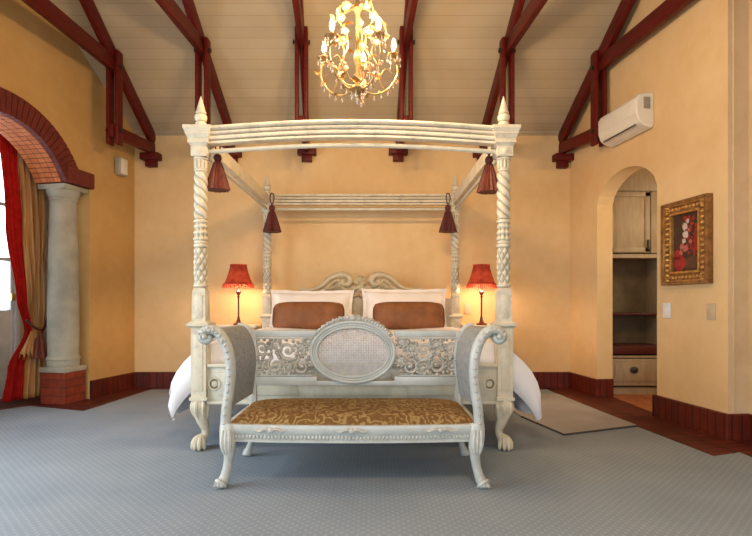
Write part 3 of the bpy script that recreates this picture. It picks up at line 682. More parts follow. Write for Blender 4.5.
tassel(493.5, 156, 3.47, 'russet red tassel hanging inside the right front bed post', 1.0, M['tassel_gold']).location.x -= 0.03
tassel(272, 205, 5.33, 'dark red tassel hanging by the left rear bed post', 1.15)
tassel(448, 205, 5.33, 'dark red tassel hanging by the right rear bed post', 1.15)

# ------------------------------------------------------------------ bench
BN = thing('bench', 'carved grey white bench with cane arms and brown damask seat, below the bed foot', 'bench', (-0.125, 2.70, 0))
BD = 0.50; SW = 0.655
def bow(x): return -0.035 * (1 - (x / SW) ** 2)
# seat rails
b = MB(); n = 30
xs = [-SW + 2 * SW * k / n for k in range(n + 1)]
sec = [(-0.02, 0.278), (-0.02, 0.326), (0.018, 0.326), (0.022, 0.316), (0.022, 0.288), (0.016, 0.278)]
b.sweep([(a, c) for a, c in sec], [(x, bow(x), 0) for x in xs])
b.sweep([(-0.02, 0.278), (0.010, 0.278), (0.011, 0.246), (-0.02, 0.246)], [(x, bow(x), 0) for x in xs])
b.sweep([(-0.02, 0.246), (0.017, 0.246), (0.017, 0.236), (-0.02, 0.236)], [(x, bow(x), 0) for x in xs])
sr = b.build('front_rail', M['bench_plain'], BN)
b = MB()
for k in range(66):
    x = -SW + 0.03 + (2 * SW - 0.06) * k / 65; b.ball((x, bow(x) - 0.013, 0.262), (0.0075, 0.008, 0.012), u=8, v=6)
b.build('beading', M['bench'], sr)
for x in (-0.42, 0.46, 0):
    b = MB()
    for s_ in (-1, 1):
        b.tube(bez([(x, bow(x) - 0.026, 0.300), (x + s_ * 0.03, bow(x) - 0.03, 0.309), (x + s_ * 0.06, bow(x) - 0.026, 0.296), (x + s_ * 0.085, bow(x) - 0.026, 0.303)], 4), [0.009] * 9 + [0.006, 0.005, 0.004, 0.003], 6)
    b.ball((x, bow(x) - 0.03, 0.301), (0.016, 0.01, 0.016), u=10, v=6)
    b.build('carved_leaf', M['carving'], sr)
b = MB(); b.box((0, BD, 0.29), (2 * SW, 0.04, 0.085), 0.005); b.build('rear_rail', M['bench_plain'], BN)
for s_ in (-1, 1): MB().box((s_ * SW, BD / 2, 0.275), (0.04, BD, 0.10), 0.005).build('side_rail', M['bench_plain'], BN)
# upholstered seat
b = MB(); P = []; nx, ny = 40, 16
for i in range(nx + 1):
    row = []
    for j in range(ny + 1):
        u = -1 + 2 * i / nx; v = j / ny; x = u * (SW - 0.005); y0 = bow(x) + 0.0; y = y0 + (BD - 0.03 - y0) * v
        e = (max(0, 1 - abs(u) ** 8)) ** 0.5 * (max(0, 1 - abs(2 * v - 1) ** 6)) ** 0.5
        row.append((x, y, 0.325 + (0.050 + 0.016 * v) * e))
    P.append(row)
b.surf(P); b.prism([(-SW + 0.01, 0.02), (SW - 0.01, 0.02), (SW - 0.01, BD - 0.03), (-SW + 0.01, BD - 0.03)], 'z', 0.28, 0.325)
b.build('seat', M['damask'], BN, smooth=60)
# legs
def bleg(sx, front):
    b = MB()
    if front: pts = bez([(sx * 0.655, 0.005, 0.325), (sx * 0.652, -0.01, 0.25), (sx * 0.640, -0.025, 0.19), (sx * 0.650, -0.02, 0.11), (sx * 0.668, -0.02, 0.045), (sx * 0.685, -0.04, 0.015)], 5)
    else: pts = bez([(sx * 0.64, BD, 0.32), (sx * 0.645, BD, 0.2), (sx * 0.655, BD + 0.01, 0.10), (sx * 0.685, BD + 0.02, 0.012)], 7)
    n = len(pts); rr = [0.042 - 0.018 * min(1, i / (n * 0.75)) + (0.008 if i > n * 0.85 else 0) + 0.005 * sin(i / n * 9) for i in range(n)]
    if not front: rr = [r * 0.75 for r in rr]
    b.tube(pts, rr, 12, up=(0, 1, 0))
    e = pts[-1]; b.ball((e.x, e.y, 0.016), (0.03, 0.03, 0.016), u=12, v=8)
    if front:
        for s_ in (-1, 0, 1):
            b.tube(bez([(sx * 0.652 + s_ * 0.016, -0.045, 0.30), (sx * 0.648 + s_ * 0.02, -0.06, 0.235), (sx * 0.645 + s_ * 0.012, -0.058, 0.18)], 5), [0.008, 0.009, 0.010, 0.011, 0.012, 0.012, 0.011, 0.010, 0.008, 0.006, 0.004], 6)
        for s_ in (-1, 0, 1): b.tube([(e.x + s_ * 0.012, e.y, 0.03), (e.x + s_ * 0.02, e.y - 0.03, 0.015)], [0.010, 0.008], 6)
    b.build('leg', M['bench'], BN)
for sx in (-1, 1):
    for fr in (True, False): bleg(sx, fr)
# arms: frame at the front, frame at the back, cane between
AP = [(0.668, 0.30), (0.662, 0.40), (0.648, 0.50), (0.640, 0.60), (0.648, 0.69), (0.675, 0.765), (0.715, 0.812), (0.758, 0.818)]
SCR = [(0.785, 0.80), (0.79, 0.775), (0.77, 0.76), (0.752, 0.772), (0.757, 0.788)]
for sx in (-1, 1):
    arm = MB()
    path = bez([(sx * x, 0.0, z) for x, z in AP + SCR], 5); n = len(path)
    rr = [0.027 if i < n * 0.6 else 0.027 - 0.012 * (i - n * 0.6) / (n * 0.4) for i in range(n)]
    arm.tube(path, rr, 10, up=(0, 1, 0), flat=1.15)
    armo = arm.build('arm_front', M['bench_plain'], BN, smooth=50)
    b = MB(); b.tube([Vector((q.x, -0.026, q.z)) for q in path[2:int(n * 0.78)]], 0.0055, 6)
    for k in range(1, 19):   # beads and leaf running up the arm
        q = path[int(k * n * 0.66 / 19)]; b.ball((q.x, -0.031, q.z), (0.010, 0.009, 0.008), u=8, v=6)
    for k in range(6):
        i = int(n * (0.42 + k * 0.055)); 
        if i >= n - 1: break
        q = path[i]; tt = (path[i + 1] - path[i]).normalized(); nn = Vector((-tt.z, 0, tt.x)) * (1 if sx < 0 else -1)
        for s_ in (-1, 1): b.tube([q + Vector((0, -0.03, 0)), q + nn * 0.010 * s_ + tt * -0.010 + Vector((0, -0.030, 0)), q + nn * 0.019 * s_ - tt * 0.004 + Vector((0, -0.022, 0))], [0.005, 0.006, 0.003], 6)
    b.ball((sx * 0.768, -0.03, 0.785), (0.014, 0.012, 0.014), u=10, v=8)
    b.build('arm_carving', M['carving'], armo)
    rear = [(sx * (x * 0.97), BD, z) for x, z in AP]
    MB().tube(bez(rear, 5), 0.020, 10, up=(0, 1, 0)).build('arm_rear', M['bench_plain'], BN, smooth=50)
    # cane sheet as an open weave
    prof = bez([(sx * x, 0, z) for x, z in AP[1:] + SCR[:2]], 5)
    L_ = [0.0]
    for i in range(1, len(prof)): L_.append(L_[-1] + (prof[i] - prof[i - 1]).length)
    def at_len(l):
        for i in range(1, len(prof)):
            if L_[i] >= l: return prof[i - 1].lerp(prof[i], (l - L_[i - 1]) / max(1e-6, L_[i] - L_[i - 1]))
        return prof[-1]
    nu = 46; nv = 40; P = []
    for i in range(nu + 1):
        q = at_len(L_[-1] * i / nu); P.append([(q.x * (1 - 0.03 * j / nv), 0.02 + (BD - 0.03) * j / nv, q.z) for j in range(nv + 1)])
    b = MB(); b.surf(P); co = b.build('cane_panel', M['cane'], BN, smooth=60)
    md = co.modifiers.new('weave', 'WIREFRAME'); md.thickness = 0.006; md.use_even_offset = False; md.use_boundary = True
    b = MB(); b.tube([(sx * 0.77, -0.01, 0.785), (sx * 0.765, BD, 0.785)], 0.016, 10); b.build('arm_roll', M['cane'], BN)
# back rest
b = MB(); yb = BD
for z0, z1 in ((0.748, 0.790), (0.448, 0.505)):
    for s_ in (-1, 1): b.box((s_ * 0.445, yb, (z0 + z1) / 2), (0.41, 0.035, z1 - z0), 0.006)
b.box((0, yb, 0.462), (0.5, 0.033, 0.03), 0.005)
for s_ in (-1, 1):
    b.box((s_ * 0.635, yb, 0.55), (0.035, 0.036, 0.48), 0.006)
    for z_ in (0.742, 0.511): b.tube([(s_ * 0.27, yb - 0.018, z_), (s_ * 0.63, yb - 0.018, z_)], 0.005, 6)
b.build('back_frame', M['bench_plain'], BN)
OX, OZ, RX, RZ_ = -0.018, 0.655, 0.266, 0.195
def ell(f, n=64, dy=0): return [(OX + (RX - f) * cos(2 * pi * k / n), yb - 0.02 + dy, OZ + (RZ_ - f) * sin(2 * pi * k / n)) for k in range(n)]
b = MB(); b.tube(ell(0.008), 0.012, 8, closed=True); b.tube(ell(0.024), 0.008, 8, closed=True); b.tube(ell(0.040), 0.009, 8, closed=True); b.tube(ell(0.024, dy=0.012), 0.019, 8, closed=True)
ov = b.build('oval_frame', M['bench_plain'], BN, smooth=50)
b = MB(); rx, rz = RX - 0.042, RZ_ - 0.042; stp = 0.0155
k = -rx + 0.01
while k < rx:
    h = rz * math.sqrt(1 - (k / rx) ** 2); b.box((OX + k, yb - 0.004, OZ), (0.0052, 0.002, 2 * h)); k += stp
k = -rz + 0.008
while k < rz:
    h = rx * math.sqrt(1 - (k / rz) ** 2); b.box((OX, yb - 0.007, OZ + k), (2 * h, 0.002, 0.0052)); k += stp
for sgn in (-1, 1):     # diagonal strands
    k = -0.30
    while k < 0.30:
        seg = []
        for q in range(-60, 61):
            x = q * 0.005; z = sgn * x * 1.0 + k
            if (x / rx) ** 2 + (z / rz) ** 2 < 1: seg.append((OX + x, yb - 0.0055, OZ + z))
        if len(seg) > 2: b.tube([seg[0], seg[-1]], 0.0018, 4)
        k += stp * 2
b.build('cane_panel', M['cane_light'], ov, smooth=0)
# carved crest over the oval
b = MB(); random.seed(3)
for k in range(-13, 14):
    a = pi / 2 + k * 0.072; x = OX + (RX + 0.004) * cos(a); z = OZ + (RZ_ + 0.004) * sin(a); s_ = -1 if k > 0 else 1
    hgt = 0.026 * (1 - abs(k) / 17) + 0.006 * (k % 2)
    tx = Vector((-sin(a), 0, cos(a))) * (1 if k > 0 else -1); nn = Vector((cos(a), 0, sin(a)))
    q = Vector((x, yb - 0.015, z)); b.tube([q - nn * 0.006, q + nn * hgt * 0.6 + tx * 0.006 + Vector((0, -0.01, 0)), q + nn * hgt + tx * 0.022, q + nn * hgt * 0.6 + tx * 0.032], [0.010, 0.011, 0.008, 0.004], 6)
b.ball((OX, yb - 0.025, OZ + RZ_ + 0.018), (0.022, 0.014, 0.022), u=12, v=8)
for s_ in (-1, 1): b.ball((OX + s_ * 0.035, yb - 0.022, OZ + RZ_ + 0.012), (0.018, 0.012, 0.013), u=10, v=6)
b.build('crest', M['carving'], ov)
# pierced scrollwork either side of the oval
def scroll(b, cx, cz, r, turns, a0, dirn, th=0.011):
    pts = []; n = int(22 * turns)
    for i in range(n + 1):
        u = i / n; a = a0 + dirn * u * turns * 2 * pi; rr = r * (1 - 0.85 * u)
        pts.append((cx + rr * cos(a), yb - 0.004 - 0.008 * u, cz + rr * sin(a)))
    b.tube(pts, [th * (1 - 0.35 * i / n) for i in range(n + 1)], 6); return pts
for sx in (-1, 1):
    b = MB(); random.seed(11)
    cx_ = [0.585, 0.50, 0.415, 0.335]
    vine = bez([(sx * 0.625, yb, 0.52), (sx * 0.585, yb, 0.60), (sx * 0.54, yb, 0.70), (sx * 0.49, yb, 0.66), (sx * 0.45, yb, 0.55), (sx * 0.41, yb, 0.53), (sx * 0.375, yb, 0.62), (sx * 0.34, yb, 0.71), (sx * 0.29, yb, 0.74)], 6)
    b.tube(vine, 0.009, 6)
    for (x, z, r, a, dr) in ((0.585, 0.68, 0.046, 4.0, 1), (0.50, 0.575, 0.052, 1.2, -1), (0.425, 0.665, 0.056, 4.4, 1), (0.335, 0.565, 0.05, 1.4, -1), (0.60, 0.565, 0.034, 1.0, 1), (0.345, 0.675, 0.030, 4.6, -1), (0.505, 0.695, 0.034, 3.4, -1), (0.42, 0.56, 0.030, 5.4, 1), (0.29, 0.72, 0.022, 2, 1), (0.275, 0.60, 0.02, 2, -1)):
        scroll(b, sx * x, z, r, 1.35, a if sx > 0 else pi - a, dr * sx)
        b.ball((sx * x, yb - 0.012, z), (0.013, 0.010, 0.013), u=8, v=6)
        for q in range(9):    # leaves springing off the scroll
            an = a + q * 0.7; ex, ez = sx * x + (r + 0.004) * cos(an) , z + (r + 0.004) * sin(an)
            if 0.51 < ez < 0.745:
                fx, fz = ex + 0.022 * cos(an + 0.7), min(0.742, max(0.512, ez + 0.022 * sin(an + 0.7)))
                b.tube([(ex, yb - 0.004, ez), ((ex + fx) / 2, yb - 0.014, (ez + fz) / 2), (fx, yb - 0.004, fz)], [0.007, 0.013, 0.004], 6)
    b.build('pierced_carving', M['carving'], BN)

# ------------------------------------------------------------------ bedside tables and lamps
def nightstand(x, lab):
    t = thing('nightstand', lab, 'bedside table', (x, 5.50, 0), 0, 'bedside tables')
    b = MB(); b.box((0, 0, 0.715), (0.46, 0.42, 0.026), 0.006); b.build('table_top', M['cream_plain'], t)
    b = MB(); b.box((0, 0, 0.56), (0.42, 0.38, 0.28), 0.004); b.build('body', M['cream_plain'], t)
    for z_ in (0.635, 0.50):
        q = MB().box((0, -0.195, z_), (0.38, 0.016, 0.115), 0.004).build('drawer', M['cream_plain'], t); MB().ball((0, -0.213, z_), 0.012).build('knob', M['brass'], q)
    for sx in (-1, 1):
        for sy in (-1, 1): MB().lathe([(0.02, 0.42), (0.024, 0.3), (0.016, 0.1), (0.02, 0.03), (0.014, 0.0)], (sx * 0.18, sy * 0.16, 0), 12).build('leg', M['cream_plain'], t)
nightstand(-1.47, 'cream bedside table under the left red lamp'); nightstand(1.145, 'cream bedside table under the right red lamp')
def table_lamp(px, lab):
    d_ = 5.42; x = (px - 376) * d_ / 513
    t = thing('table_lamp', lab, 'lamp', (x, d_, 0.728), 0, 'red table lamps')
    b = MB(); b.lathe([(0.0, 0.0), (0.055, 0.0), (0.06, 0.012), (0.04, 0.022), (0.025, 0.03), (0.02, 0.05), (0.014, 0.065)], segs=20); b.build('base', M['lamp_base'], t)
    b = MB(); b.lathe([(0.013, 0.06), (0.016, 0.075), (0.010, 0.09), (0.0095, 0.28), (0.015, 0.30), (0.010, 0.31), (0.022, 0.33), (0.028, 0.352), (0.016, 0.365), (0.009, 0.375), (0.009, 0.44)], segs=16); b.build('stem', M['lamp_base'], t)
    b = MB(); n = 32
    def sh(r, z, a): return r * (1 + 0.025 * cos(8 * a))
    P = []
    for (r, z) in ((0.152, 0.425), (0.138, 0.45), (0.112, 0.52), (0.092, 0.59), (0.084, 0.635)):
        P.append([(sh(r, z, 2 * pi * k / n) * cos(2 * pi * k / n), sh(r, z, 2 * pi * k / n) * sin(2 * pi * k / n), z) for k in range(n)])
    b.surf(P, closev=True); s = b.build('lamp_shade', M['shade'], t, smooth=60)
    b = MB(); b.tube([(0.086 * cos(2 * pi * k / n), 0.086 * sin(2 * pi * k / n), 0.635) for k in range(n)], 0.005, 6, closed=True); b.build('top_trim', M['shade_trim'], s); b = MB()
    b.tube([(0.153 * cos(2 * pi * k / n), 0.153 * sin(2 * pi * k / n), 0.43) for k in range(n)], 0.007, 6, closed=True)
    for k in range(44):
        a = 2 * pi * k / 44; b.ball((0.154 * cos(a), 0.154 * sin(a), 0.413 - 0.006 * (k % 2)), (0.0085, 0.0085, 0.020), u=6, v=5)
    b.build('fringe', M['shade_trim'], s)
    b = MB(); b.ball((0, 0, 0.50), (0.024, 0.024, 0.034)); b.build('bulb', M['bulb'], t)
    l = bpy.data.lights.new('lamp_light', 'POINT'); l.energy = 16; l.color = (1.0, 0.66, 0.38); l.shadow_soft_size = 0.035
    lo = bpy.data.objects.new('lamp_light', l); COL.objects.link(lo); lo.parent = t; lo.location = (0, 0, 0.425)
table_lamp(238.5, 'red shaded table lamp left of the bed'); table_lamp(481.5, 'red shaded table lamp right of the bed')

# ------------------------------------------------------------------ chandelier
CD = 3.05; CX = (357.5 - 376) * CD / 513; CZ = CAMH
ch = thing('chandelier', 'gilt floral chandelier with candle bulbs and crystal drops above the bed', 'chandelier', (CX, CD, CZ)); ch.scale = (CD / 3.6,) * 3
b = MB(); b.lathe([(0.0, 1.46), (0.02, 1.462), (0.045, 1.48), (0.055, 1.50), (0.03, 1.525), (0.014, 1.56), (0.012, 1.66), (0.026, 1.70), (0.026, 1.74), (0.012, 1.78), (0.012, 2.02), (0.03, 2.06), (0.02, 2.10), (0.008, 2.13), (0.005, 2.3)], segs=16)
b.build('stem', M['chand'], ch)
b = MB(); k = 2.3
zt = (zc(CD) - CZ) * 3.6 / CD
while k < zt: b.tube([(0.012 * cos(2 * pi * q / 10) * (1 if int(k * 30) % 2 else 0.2), 0.012 * cos(2 * pi * q / 10) * (0.2 if int(k * 30) % 2 else 1), k + 0.02 * sin(2 * pi * q / 10)) for q in range(10)], 0.003, 5, closed=True); k += 0.034
b.build('chain', M['chand'], ch)
b = MB(); b.lathe([(0.0, zt - 0.05), (0.02, zt - 0.05), (0.05, zt - 0.02), (0.055, zt + 0.02)], segs=16); b.build('ceiling_rose', M['chand'], ch)
def leafm():
    b = MB(); P = []
    for i in range(7):
        u = i / 6; w_ = 0.011 * sin(pi * min(1, u * 0.95 + 0.03)); P.append([(x * w_, u * 0.042, 0.008 * sin(u * pi) - 0.003 * x * x) for x in (-1, -0.5, 0, 0.5, 1)])
    b.surf(P); return b
def flowerm():
    b = MB()
    for k in range(5):
        a = 2 * pi * k / 5; mx = Matrix.Rotation(a, 3, 'Z') @ Matrix.Rotation(R(35), 3, 'Y'); c_ = mx @ Vector((0.011, 0, 0)); b.ball(c_, (0.012, 0.009, 0.004), mx=mx, u=8, v=6)
    b.ball((0, 0, 0.004), 0.006, u=8, v=6); return b
def crystalm():
    b = MB(); b.lathe([(0.0, 0.0), (0.006, -0.008), (0.0075, -0.018), (0.0, -0.034)], segs=6); b.lathe([(0.0, 0.012), (0.004, 0.008), (0.004, 0.004), (0.0, 0.0)], segs=6); return b
proto = {}
def inst(kind, parent, loc, rot, sc=1):
    if kind not in proto:
        o = {'leaf': leafm, 'flower': flowerm, 'crystal_drop': crystalm}[kind]().build(kind, {'leaf': M['leaf_gold'], 'flower': M['flower_pink'], 'crystal_drop': M['crystal']}[kind], parent, smooth=0 if kind == 'crystal_drop' else 50); proto[kind] = o
    else:
        o = proto[kind].copy(); COL.objects.link(o); o.parent = parent
    o.location = loc; o.rotation_euler = rot; o.scale = (sc,) * 3; return o
random.seed(21)
AR_ = 0.262
for k, an in enumerate((82, 158, 232, 304, 12)):
    a = R(an); c_, s_ = cos(a), sin(a)
    def rp(r, z): return Vector((r * c_, r * s_, z))
    pth = bez([rp(0.03, 1.50), rp(0.12, 1.475), rp(0.22, 1.52), rp(0.285, 1.62), rp(0.285, 1.70), rp(AR_, 1.745)], 6)
    arm = MB().tube(pth, 0.0068, 8).build('arm', M['chand'], ch)
    b = MB(); up_ = bez([rp(0.02, 1.53), rp(0.10, 1.56), rp(0.15, 1.66), rp(0.10, 1.76), rp(0.13, 1.86), rp(0.20, 1.90), rp(0.18, 2.0), rp(0.08, 2.06), rp(0.02, 2.07)], 5); b.tube(up_, 0.005, 8)
    up2 = bez([rp(0.2, 1.50), rp(0.16, 1.58), rp(0.2, 1.66), rp(0.25, 1.63)], 5); b.tube(up2, 0.004, 6); b.build('branch', M['chand'], arm)
    b = MB(); b.lathe([(0.0, 1.745), (0.02, 1.75), (0.045, 1.762), (0.047, 1.768), (0.02, 1.765)], rp(AR_, 0), 16, fn=lambda r, z, q: r * (1 + 0.08 * cos(8 * q))); b.build('drip_pan', M['chand'], arm)
    b = MB(); b.lathe([(0.012, 1.76), (0.0115, 1.80), (0.0, 1.802)], rp(AR_, 0), 12); b.build('candle_sleeve', M['wax'], arm)
    b = MB(); b.lathe([(0.006, 1.80), (0.014, 1.812), (0.018, 1.83), (0.014, 1.855), (0.005, 1.878), (0.0, 1.885)], rp(AR_, 0), 12); b.build('bulb', M['bulb'], arm)
    l = bpy.data.lights.new('candle_light', 'POINT'); l.energy = 17; l.color = (1.0, 0.68, 0.37); l.shadow_soft_size = 0.03
    lo = bpy.data.objects.new('candle_light', l); COL.objects.link(lo); lo.parent = ch; lo.location = rp(AR_, 1.91)
    for i in range(6):
        q = pth[4 + i * 4]; inst('leaf', ch, q, (random.uniform(-1, 1), random.uniform(-1, 1), random.uniform(0, 6.3)), random.uniform(0.8, 1.3))
    for i in range(9):
        q = up_[2 + i * 4 if 2 + i * 4 < len(up_) else -1]; inst('leaf', ch, q, (random.uniform(-1.2, 1.2), random.uniform(-1.2, 1.2), random.uniform(0, 6.3)), random.uniform(1.1, 1.8))
    for i in (8, 20, 33):
        q = up_[i]; inst('flower', ch, q + Vector((0, -0.01, 0)), (R(80) + random.uniform(-0.4, 0.4), 0, random.uniform(-0.6, 0.6)), random.uniform(1.5, 2.1))
    inst('flower', ch, pth[16] + rp(0.01, 0), (R(70), 0, random.uniform(-1, 1)), 1.2)
    for i in range(6):
        q = 2 * pi * i / 6; inst('crystal_drop', ch, rp(AR_, 1.745) + Vector((0.045 * cos(q), 0.045 * sin(q), 0)), (0, 0, q), 1.0)
        if i % 2 == 0: inst('crystal_drop', ch, rp(AR_, 1.705) + Vector((0.045 * cos(q), 0.045 * sin(q), 0)), (0, 0, q), 0.9)
    for i in range(4):
        inst('crystal_drop', ch, pth[6 + 3 * i] - Vector((0, 0, 0.018)), (0, 0, 0), 1.0)
for i in range(7):
    q = 2 * pi * i / 7; inst('crystal_drop', ch, (0.045 * cos(q), 0.045 * sin(q), 1.465), (0, 0, q), 1.2)
inst('crystal_drop', ch, (0, 0, 1.445), (0, 0, 0), 1.8)

# ------------------------------------------------------------------ things on the walls
# air conditioner on the right wall
s0, s1 = 0.84, 1.43
ac = thing('air_conditioner', 'white split air conditioner high on the right wall', 'air conditioner', rw((s0 + s1) / 2, 0, 2.45), RRZ)
la = s1 - s0
b = MB(); b.prism([(0, 0.02), (0, 0.30), (-0.03, 0.305), (-0.14, 0.285), (-0.165, 0.24), (-0.165, 0.12), (-0.14, 0.055), (-0.09, 0.02), (-0.02, 0.0)], 'x', -la / 2, la / 2)
bo = b.build('body', M['white_plastic'], ac, smooth=30); md = bo.modifiers.new('bev', 'BEVEL'); md.width = 0.012; md.segments = 3
MB().box((0, -0.166, 0.185), (la - 0.03, 0.006, 0.125), 0.002).build('front_panel', M['white_plastic'], ac)
b = MB(); mx = Matrix.Translation((0, -0.128, 0.045)) @ Matrix.Rotation(R(38), 4, 'X'); b.box((0, 0, 0), (la - 0.12, 0.045, 0.006), 0, mx); b.build('outlet_slot', M['dark'], ac)
MB().box((0, -0.146, 0.052), (la - 0.13, 0.006, 0.022), 0.002, ).build('flap', M['white_plastic'], ac)
b = MB(); b.box((la / 2 + 0.001, -0.07, 0.21), (0.006, 0.06, 0.10), 0.002); b.build('side_grille', M['grey_plastic'], ac)
# speaker on the left wall
def ls(px):
    tx = (px - 376) / 513; return (YB * tx + 2.72) / (cs * tx - sin(AL))
sm = (ls(111) + ls(124)) / 2
sp = thing('wall_speaker', 'small pale grey loudspeaker on the left wall beside the leftmost truss', 'speaker', lw(sm, 0, CAMH + 1.37), LRZ)
MB().box((0, 0.045, 0.09), (0.12, 0.07, 0.185), 0.01).build('cabinet', M['speaker'], sp); MB().box((0, 0.082, 0.09), (0.10, 0.006, 0.16), 0.003).build('grille', M['white_plastic'], sp); MB().box((0, 0.005, 0.09), (0.04, 0.03, 0.06)).build('bracket', M['grey_plastic'], sp)
# painting
s0, s1 = rs(666.5), rs(713.5); pw = s1 - s0; phh = 0.655
pt = thing('framed_painting', 'gilt framed dark still life of red and white flowers on the right wall', 'painting', rw((s0 + s1) / 2, 0, CAMH + 0.143), RRZ)
fw = 0.115
def frame_ring(b, o, i, y0, y1):   # o, i inset outer/inner
    for (x0, x1, z0, z1) in ((-pw / 2 + o, pw / 2 - o, o, i), (-pw / 2 + o, pw / 2 - o, phh - i, phh - o), (-pw / 2 + o, -pw / 2 + i, i, phh - i), (pw / 2 - i, pw / 2 - o, i, phh - i)):
        b.box(((x0 + x1) / 2, (y0 + y1) / 2, (z0 + z1) / 2), (abs(x1 - x0), abs(y1 - y0), abs(z1 - z0)), 0.004)
b = MB(); frame_ring(b, 0.0, 0.028, -0.055, 0.0); frame_ring(b, 0.028, 0.09, -0.035, 0.0); fr = b.build('frame', M['gilt_dark'], pt)
b = MB(); frame_ring(b, 0.088, 0.105, -0.045, 0.0); frame_ring(b, 0.022, 0.034, -0.048, -0.03); b.build('inner_moulding', M['gilt'], fr)
b = MB()
n = 15
for k in range(n):
    z = 0.035 + (phh - 0.07) * k / (n - 1)
    for x in (-pw / 2 + 0.058, pw / 2 - 0.058): b.ball((x, -0.038, z), (0.020, 0.016, 0.017), u=8, v=6)
n = 12
for k in range(n):
    x = -pw / 2 + 0.04 + (pw - 0.08) * k / (n - 1)
    for z in (0.058, phh - 0.058): b.ball((x, -0.034, z), (0.014, 0.010, 0.014), u=8, v=6)
b.build('gadroons', M['gilt'], fr)
M['canvas'] = mat('dark_canvas', (0.07, 0.022, 0.012), (0.025, 0.010, 0.006), rough=0.5, scale=10)
pc = [mat('paint_red', (0.42, 0.02, 0.015), (0.25, 0.012, 0.01), rough=0.5, scale=40), mat('paint_white', (0.62, 0.56, 0.48), (0.5, 0.3, 0.25), rough=0.5, scale=40), mat('paint_pink', (0.55, 0.16, 0.13), (0.45, 0.08, 0.06), rough=0.5, scale=40), mat('paint_brown', (0.12, 0.045, 0.018), (0.06, 0.022, 0.01), rough=0.5, scale=30), mat('paint_green', (0.05, 0.06, 0.02), (0.03, 0.03, 0.012), rough=0.5, scale=40)]
MB().box((0, -0.010, phh / 2), (pw - 0.2, 0.01, phh - 0.2)).build('canvas', M['canvas'], pt, smooth=0)
random.seed(5)
pb = MB()
def blob(i, x, z, r, asp=1, y=-0.0155):
    n = 11; vs = [pb.bm.verts.new((x + r * asp * (1 + 0.25 * random.uniform(-1, 1)) * cos(2 * pi * k / n), y, z + r * (1 + 0.25 * random.uniform(-1, 1)) * sin(2 * pi * k / n))) for k in range(n)]
    f = pb.bm.faces.new(vs); f.material_index = i
blob(3, 0.03, 0.165, 0.045, 2.3); blob(0, -0.075, 0.17, 0.06, 1.1, -0.016); blob(0, -0.10, 0.24, 0.04, 1.0, -0.016)
for _ in range(30): blob(4, random.uniform(-0.10, 0.12), random.uniform(0.25, 0.50), 0.014, 1.5, -0.0158)
for _ in range(60): blob(0, random.uniform(-0.04, 0.14), random.uniform(0.22, 0.53), random.uniform(0.007, 0.020), 1, -0.0162)
for (x, z, r) in ((-0.02, 0.45, 0.028), (-0.01, 0.39, 0.030), (-0.03, 0.34, 0.022), (0.01, 0.49, 0.016)): blob(1, x, z, r, 1, -0.0166)
for (x, z, r) in ((-0.05, 0.30, 0.022), (-0.01, 0.28, 0.026), (0.04, 0.33, 0.018), (-0.06, 0.25, 0.02), (0.02, 0.42, 0.014)): blob(2, x, z, r, 1, -0.0168)
pb.build('painted_flowers', pc, pt, smooth=0)
# switches
def plate(px0, px1, py0, py1, m, lab, rocker=True):
    a_, b_2 = rs(px0), rs(px1); sm_ = (a_ + b_2) / 2; dd = rw(sm_).y; z0 = CAMH + (303 - py1) * dd / 513; z1 = CAMH + (303 - py0) * dd / 513
    t = thing('light_switch', lab, 'switch', rw(sm_, 0, z0), RRZ)
    MB().box((0, -0.006, (z1 - z0) / 2), (b_2 - a_, 0.012, z1 - z0), 0.003).build('plate', m, t)
    MB().box((0, -0.013, (z1 - z0) / 2), ((b_2 - a_) * 0.5, 0.006, (z1 - z0) * 0.4), 0.002).build('rocker', m, t)
plate(663.5, 671, 303, 318, M['frame_white'], 'white light switch on the right wall under the left edge of the painting')
M['beige_plate'] = mat('beige_plate', (0.58, 0.46, 0.30), rough=0.5)
plate(708, 716, 303.5, 320, M['beige_plate'], 'beige light switch on the right wall near the corner')
p = at(467.5, 314, YB); t = thing('wall_socket', 'beige wall socket beside the right red lamp', 'socket', p)
MB().box((0, -0.006, 0.06), (0.078, 0.012, 0.115), 0.003).build('plate', M['beige_plate'], t); MB().box((0, -0.013, 0.06), (0.03, 0.006, 0.05), 0.002).build('rocker', M['beige_plate'], t)

# ------------------------------------------------------------------ closet cabinet
cx0, cx1, cy = 2.40, 3.05, 5.34
cb = thing('closet_cabinet', 'limed wood built-in cabinet with open shelves inside the arched niche', 'cabinet', (0, 0, 0))
xm, w_ = (cx0 + cx1) / 2, cx1 - cx0
b = MB()
for x in (cx0 + 0.012, cx1 - 0.012): b.box((x, cy + 0.22, 1.28), (0.024, 0.44, 2.56))
b.box((xm, cy + 0.22, 2.55), (w_, 0.44, 0.03)); b.box((xm, cy + 0.22, 0.04), (w_, 0.42, 0.08)); b.box((xm, cy + 0.21, 1.455), (w_, 0.42, 0.03)); b.box((xm, cy - 0.003, 1.44), (w_ + 0.01, 0.05, 0.03), 0.004)
b.box((xm, cy + 0.02, 0.40), (w_, 0.03, 0.02)); b.build('body', M['cab'], cb, smooth=0)
b = MB(); b.box((xm, cy + 0.43, 1.28), (w_ - 0.03, 0.02, 2.5)); b.build('back_board', M['cab_dark'], cb, smooth=0)
for z_, mm, hh_ in ((0.845, M['cab_red'], 0.022), (0.47, M['cab_red'], 0.085)):
    MB().box((xm, cy + 0.215, z_), (w_ - 0.03, 0.41, hh_), 0.003).build('shelf', mm, cb)
dr = MB().box((xm, cy - 0.004, 0.24), (w_ - 0.07, 0.02, 0.28), 0.004).build('drawer', M['cab'], cb)
MB().box((xm, cy - 0.016, 0.24), (w_ - 0.16, 0.008, 0.19), 0.003).build('drawer_panel', M['cab'], dr)
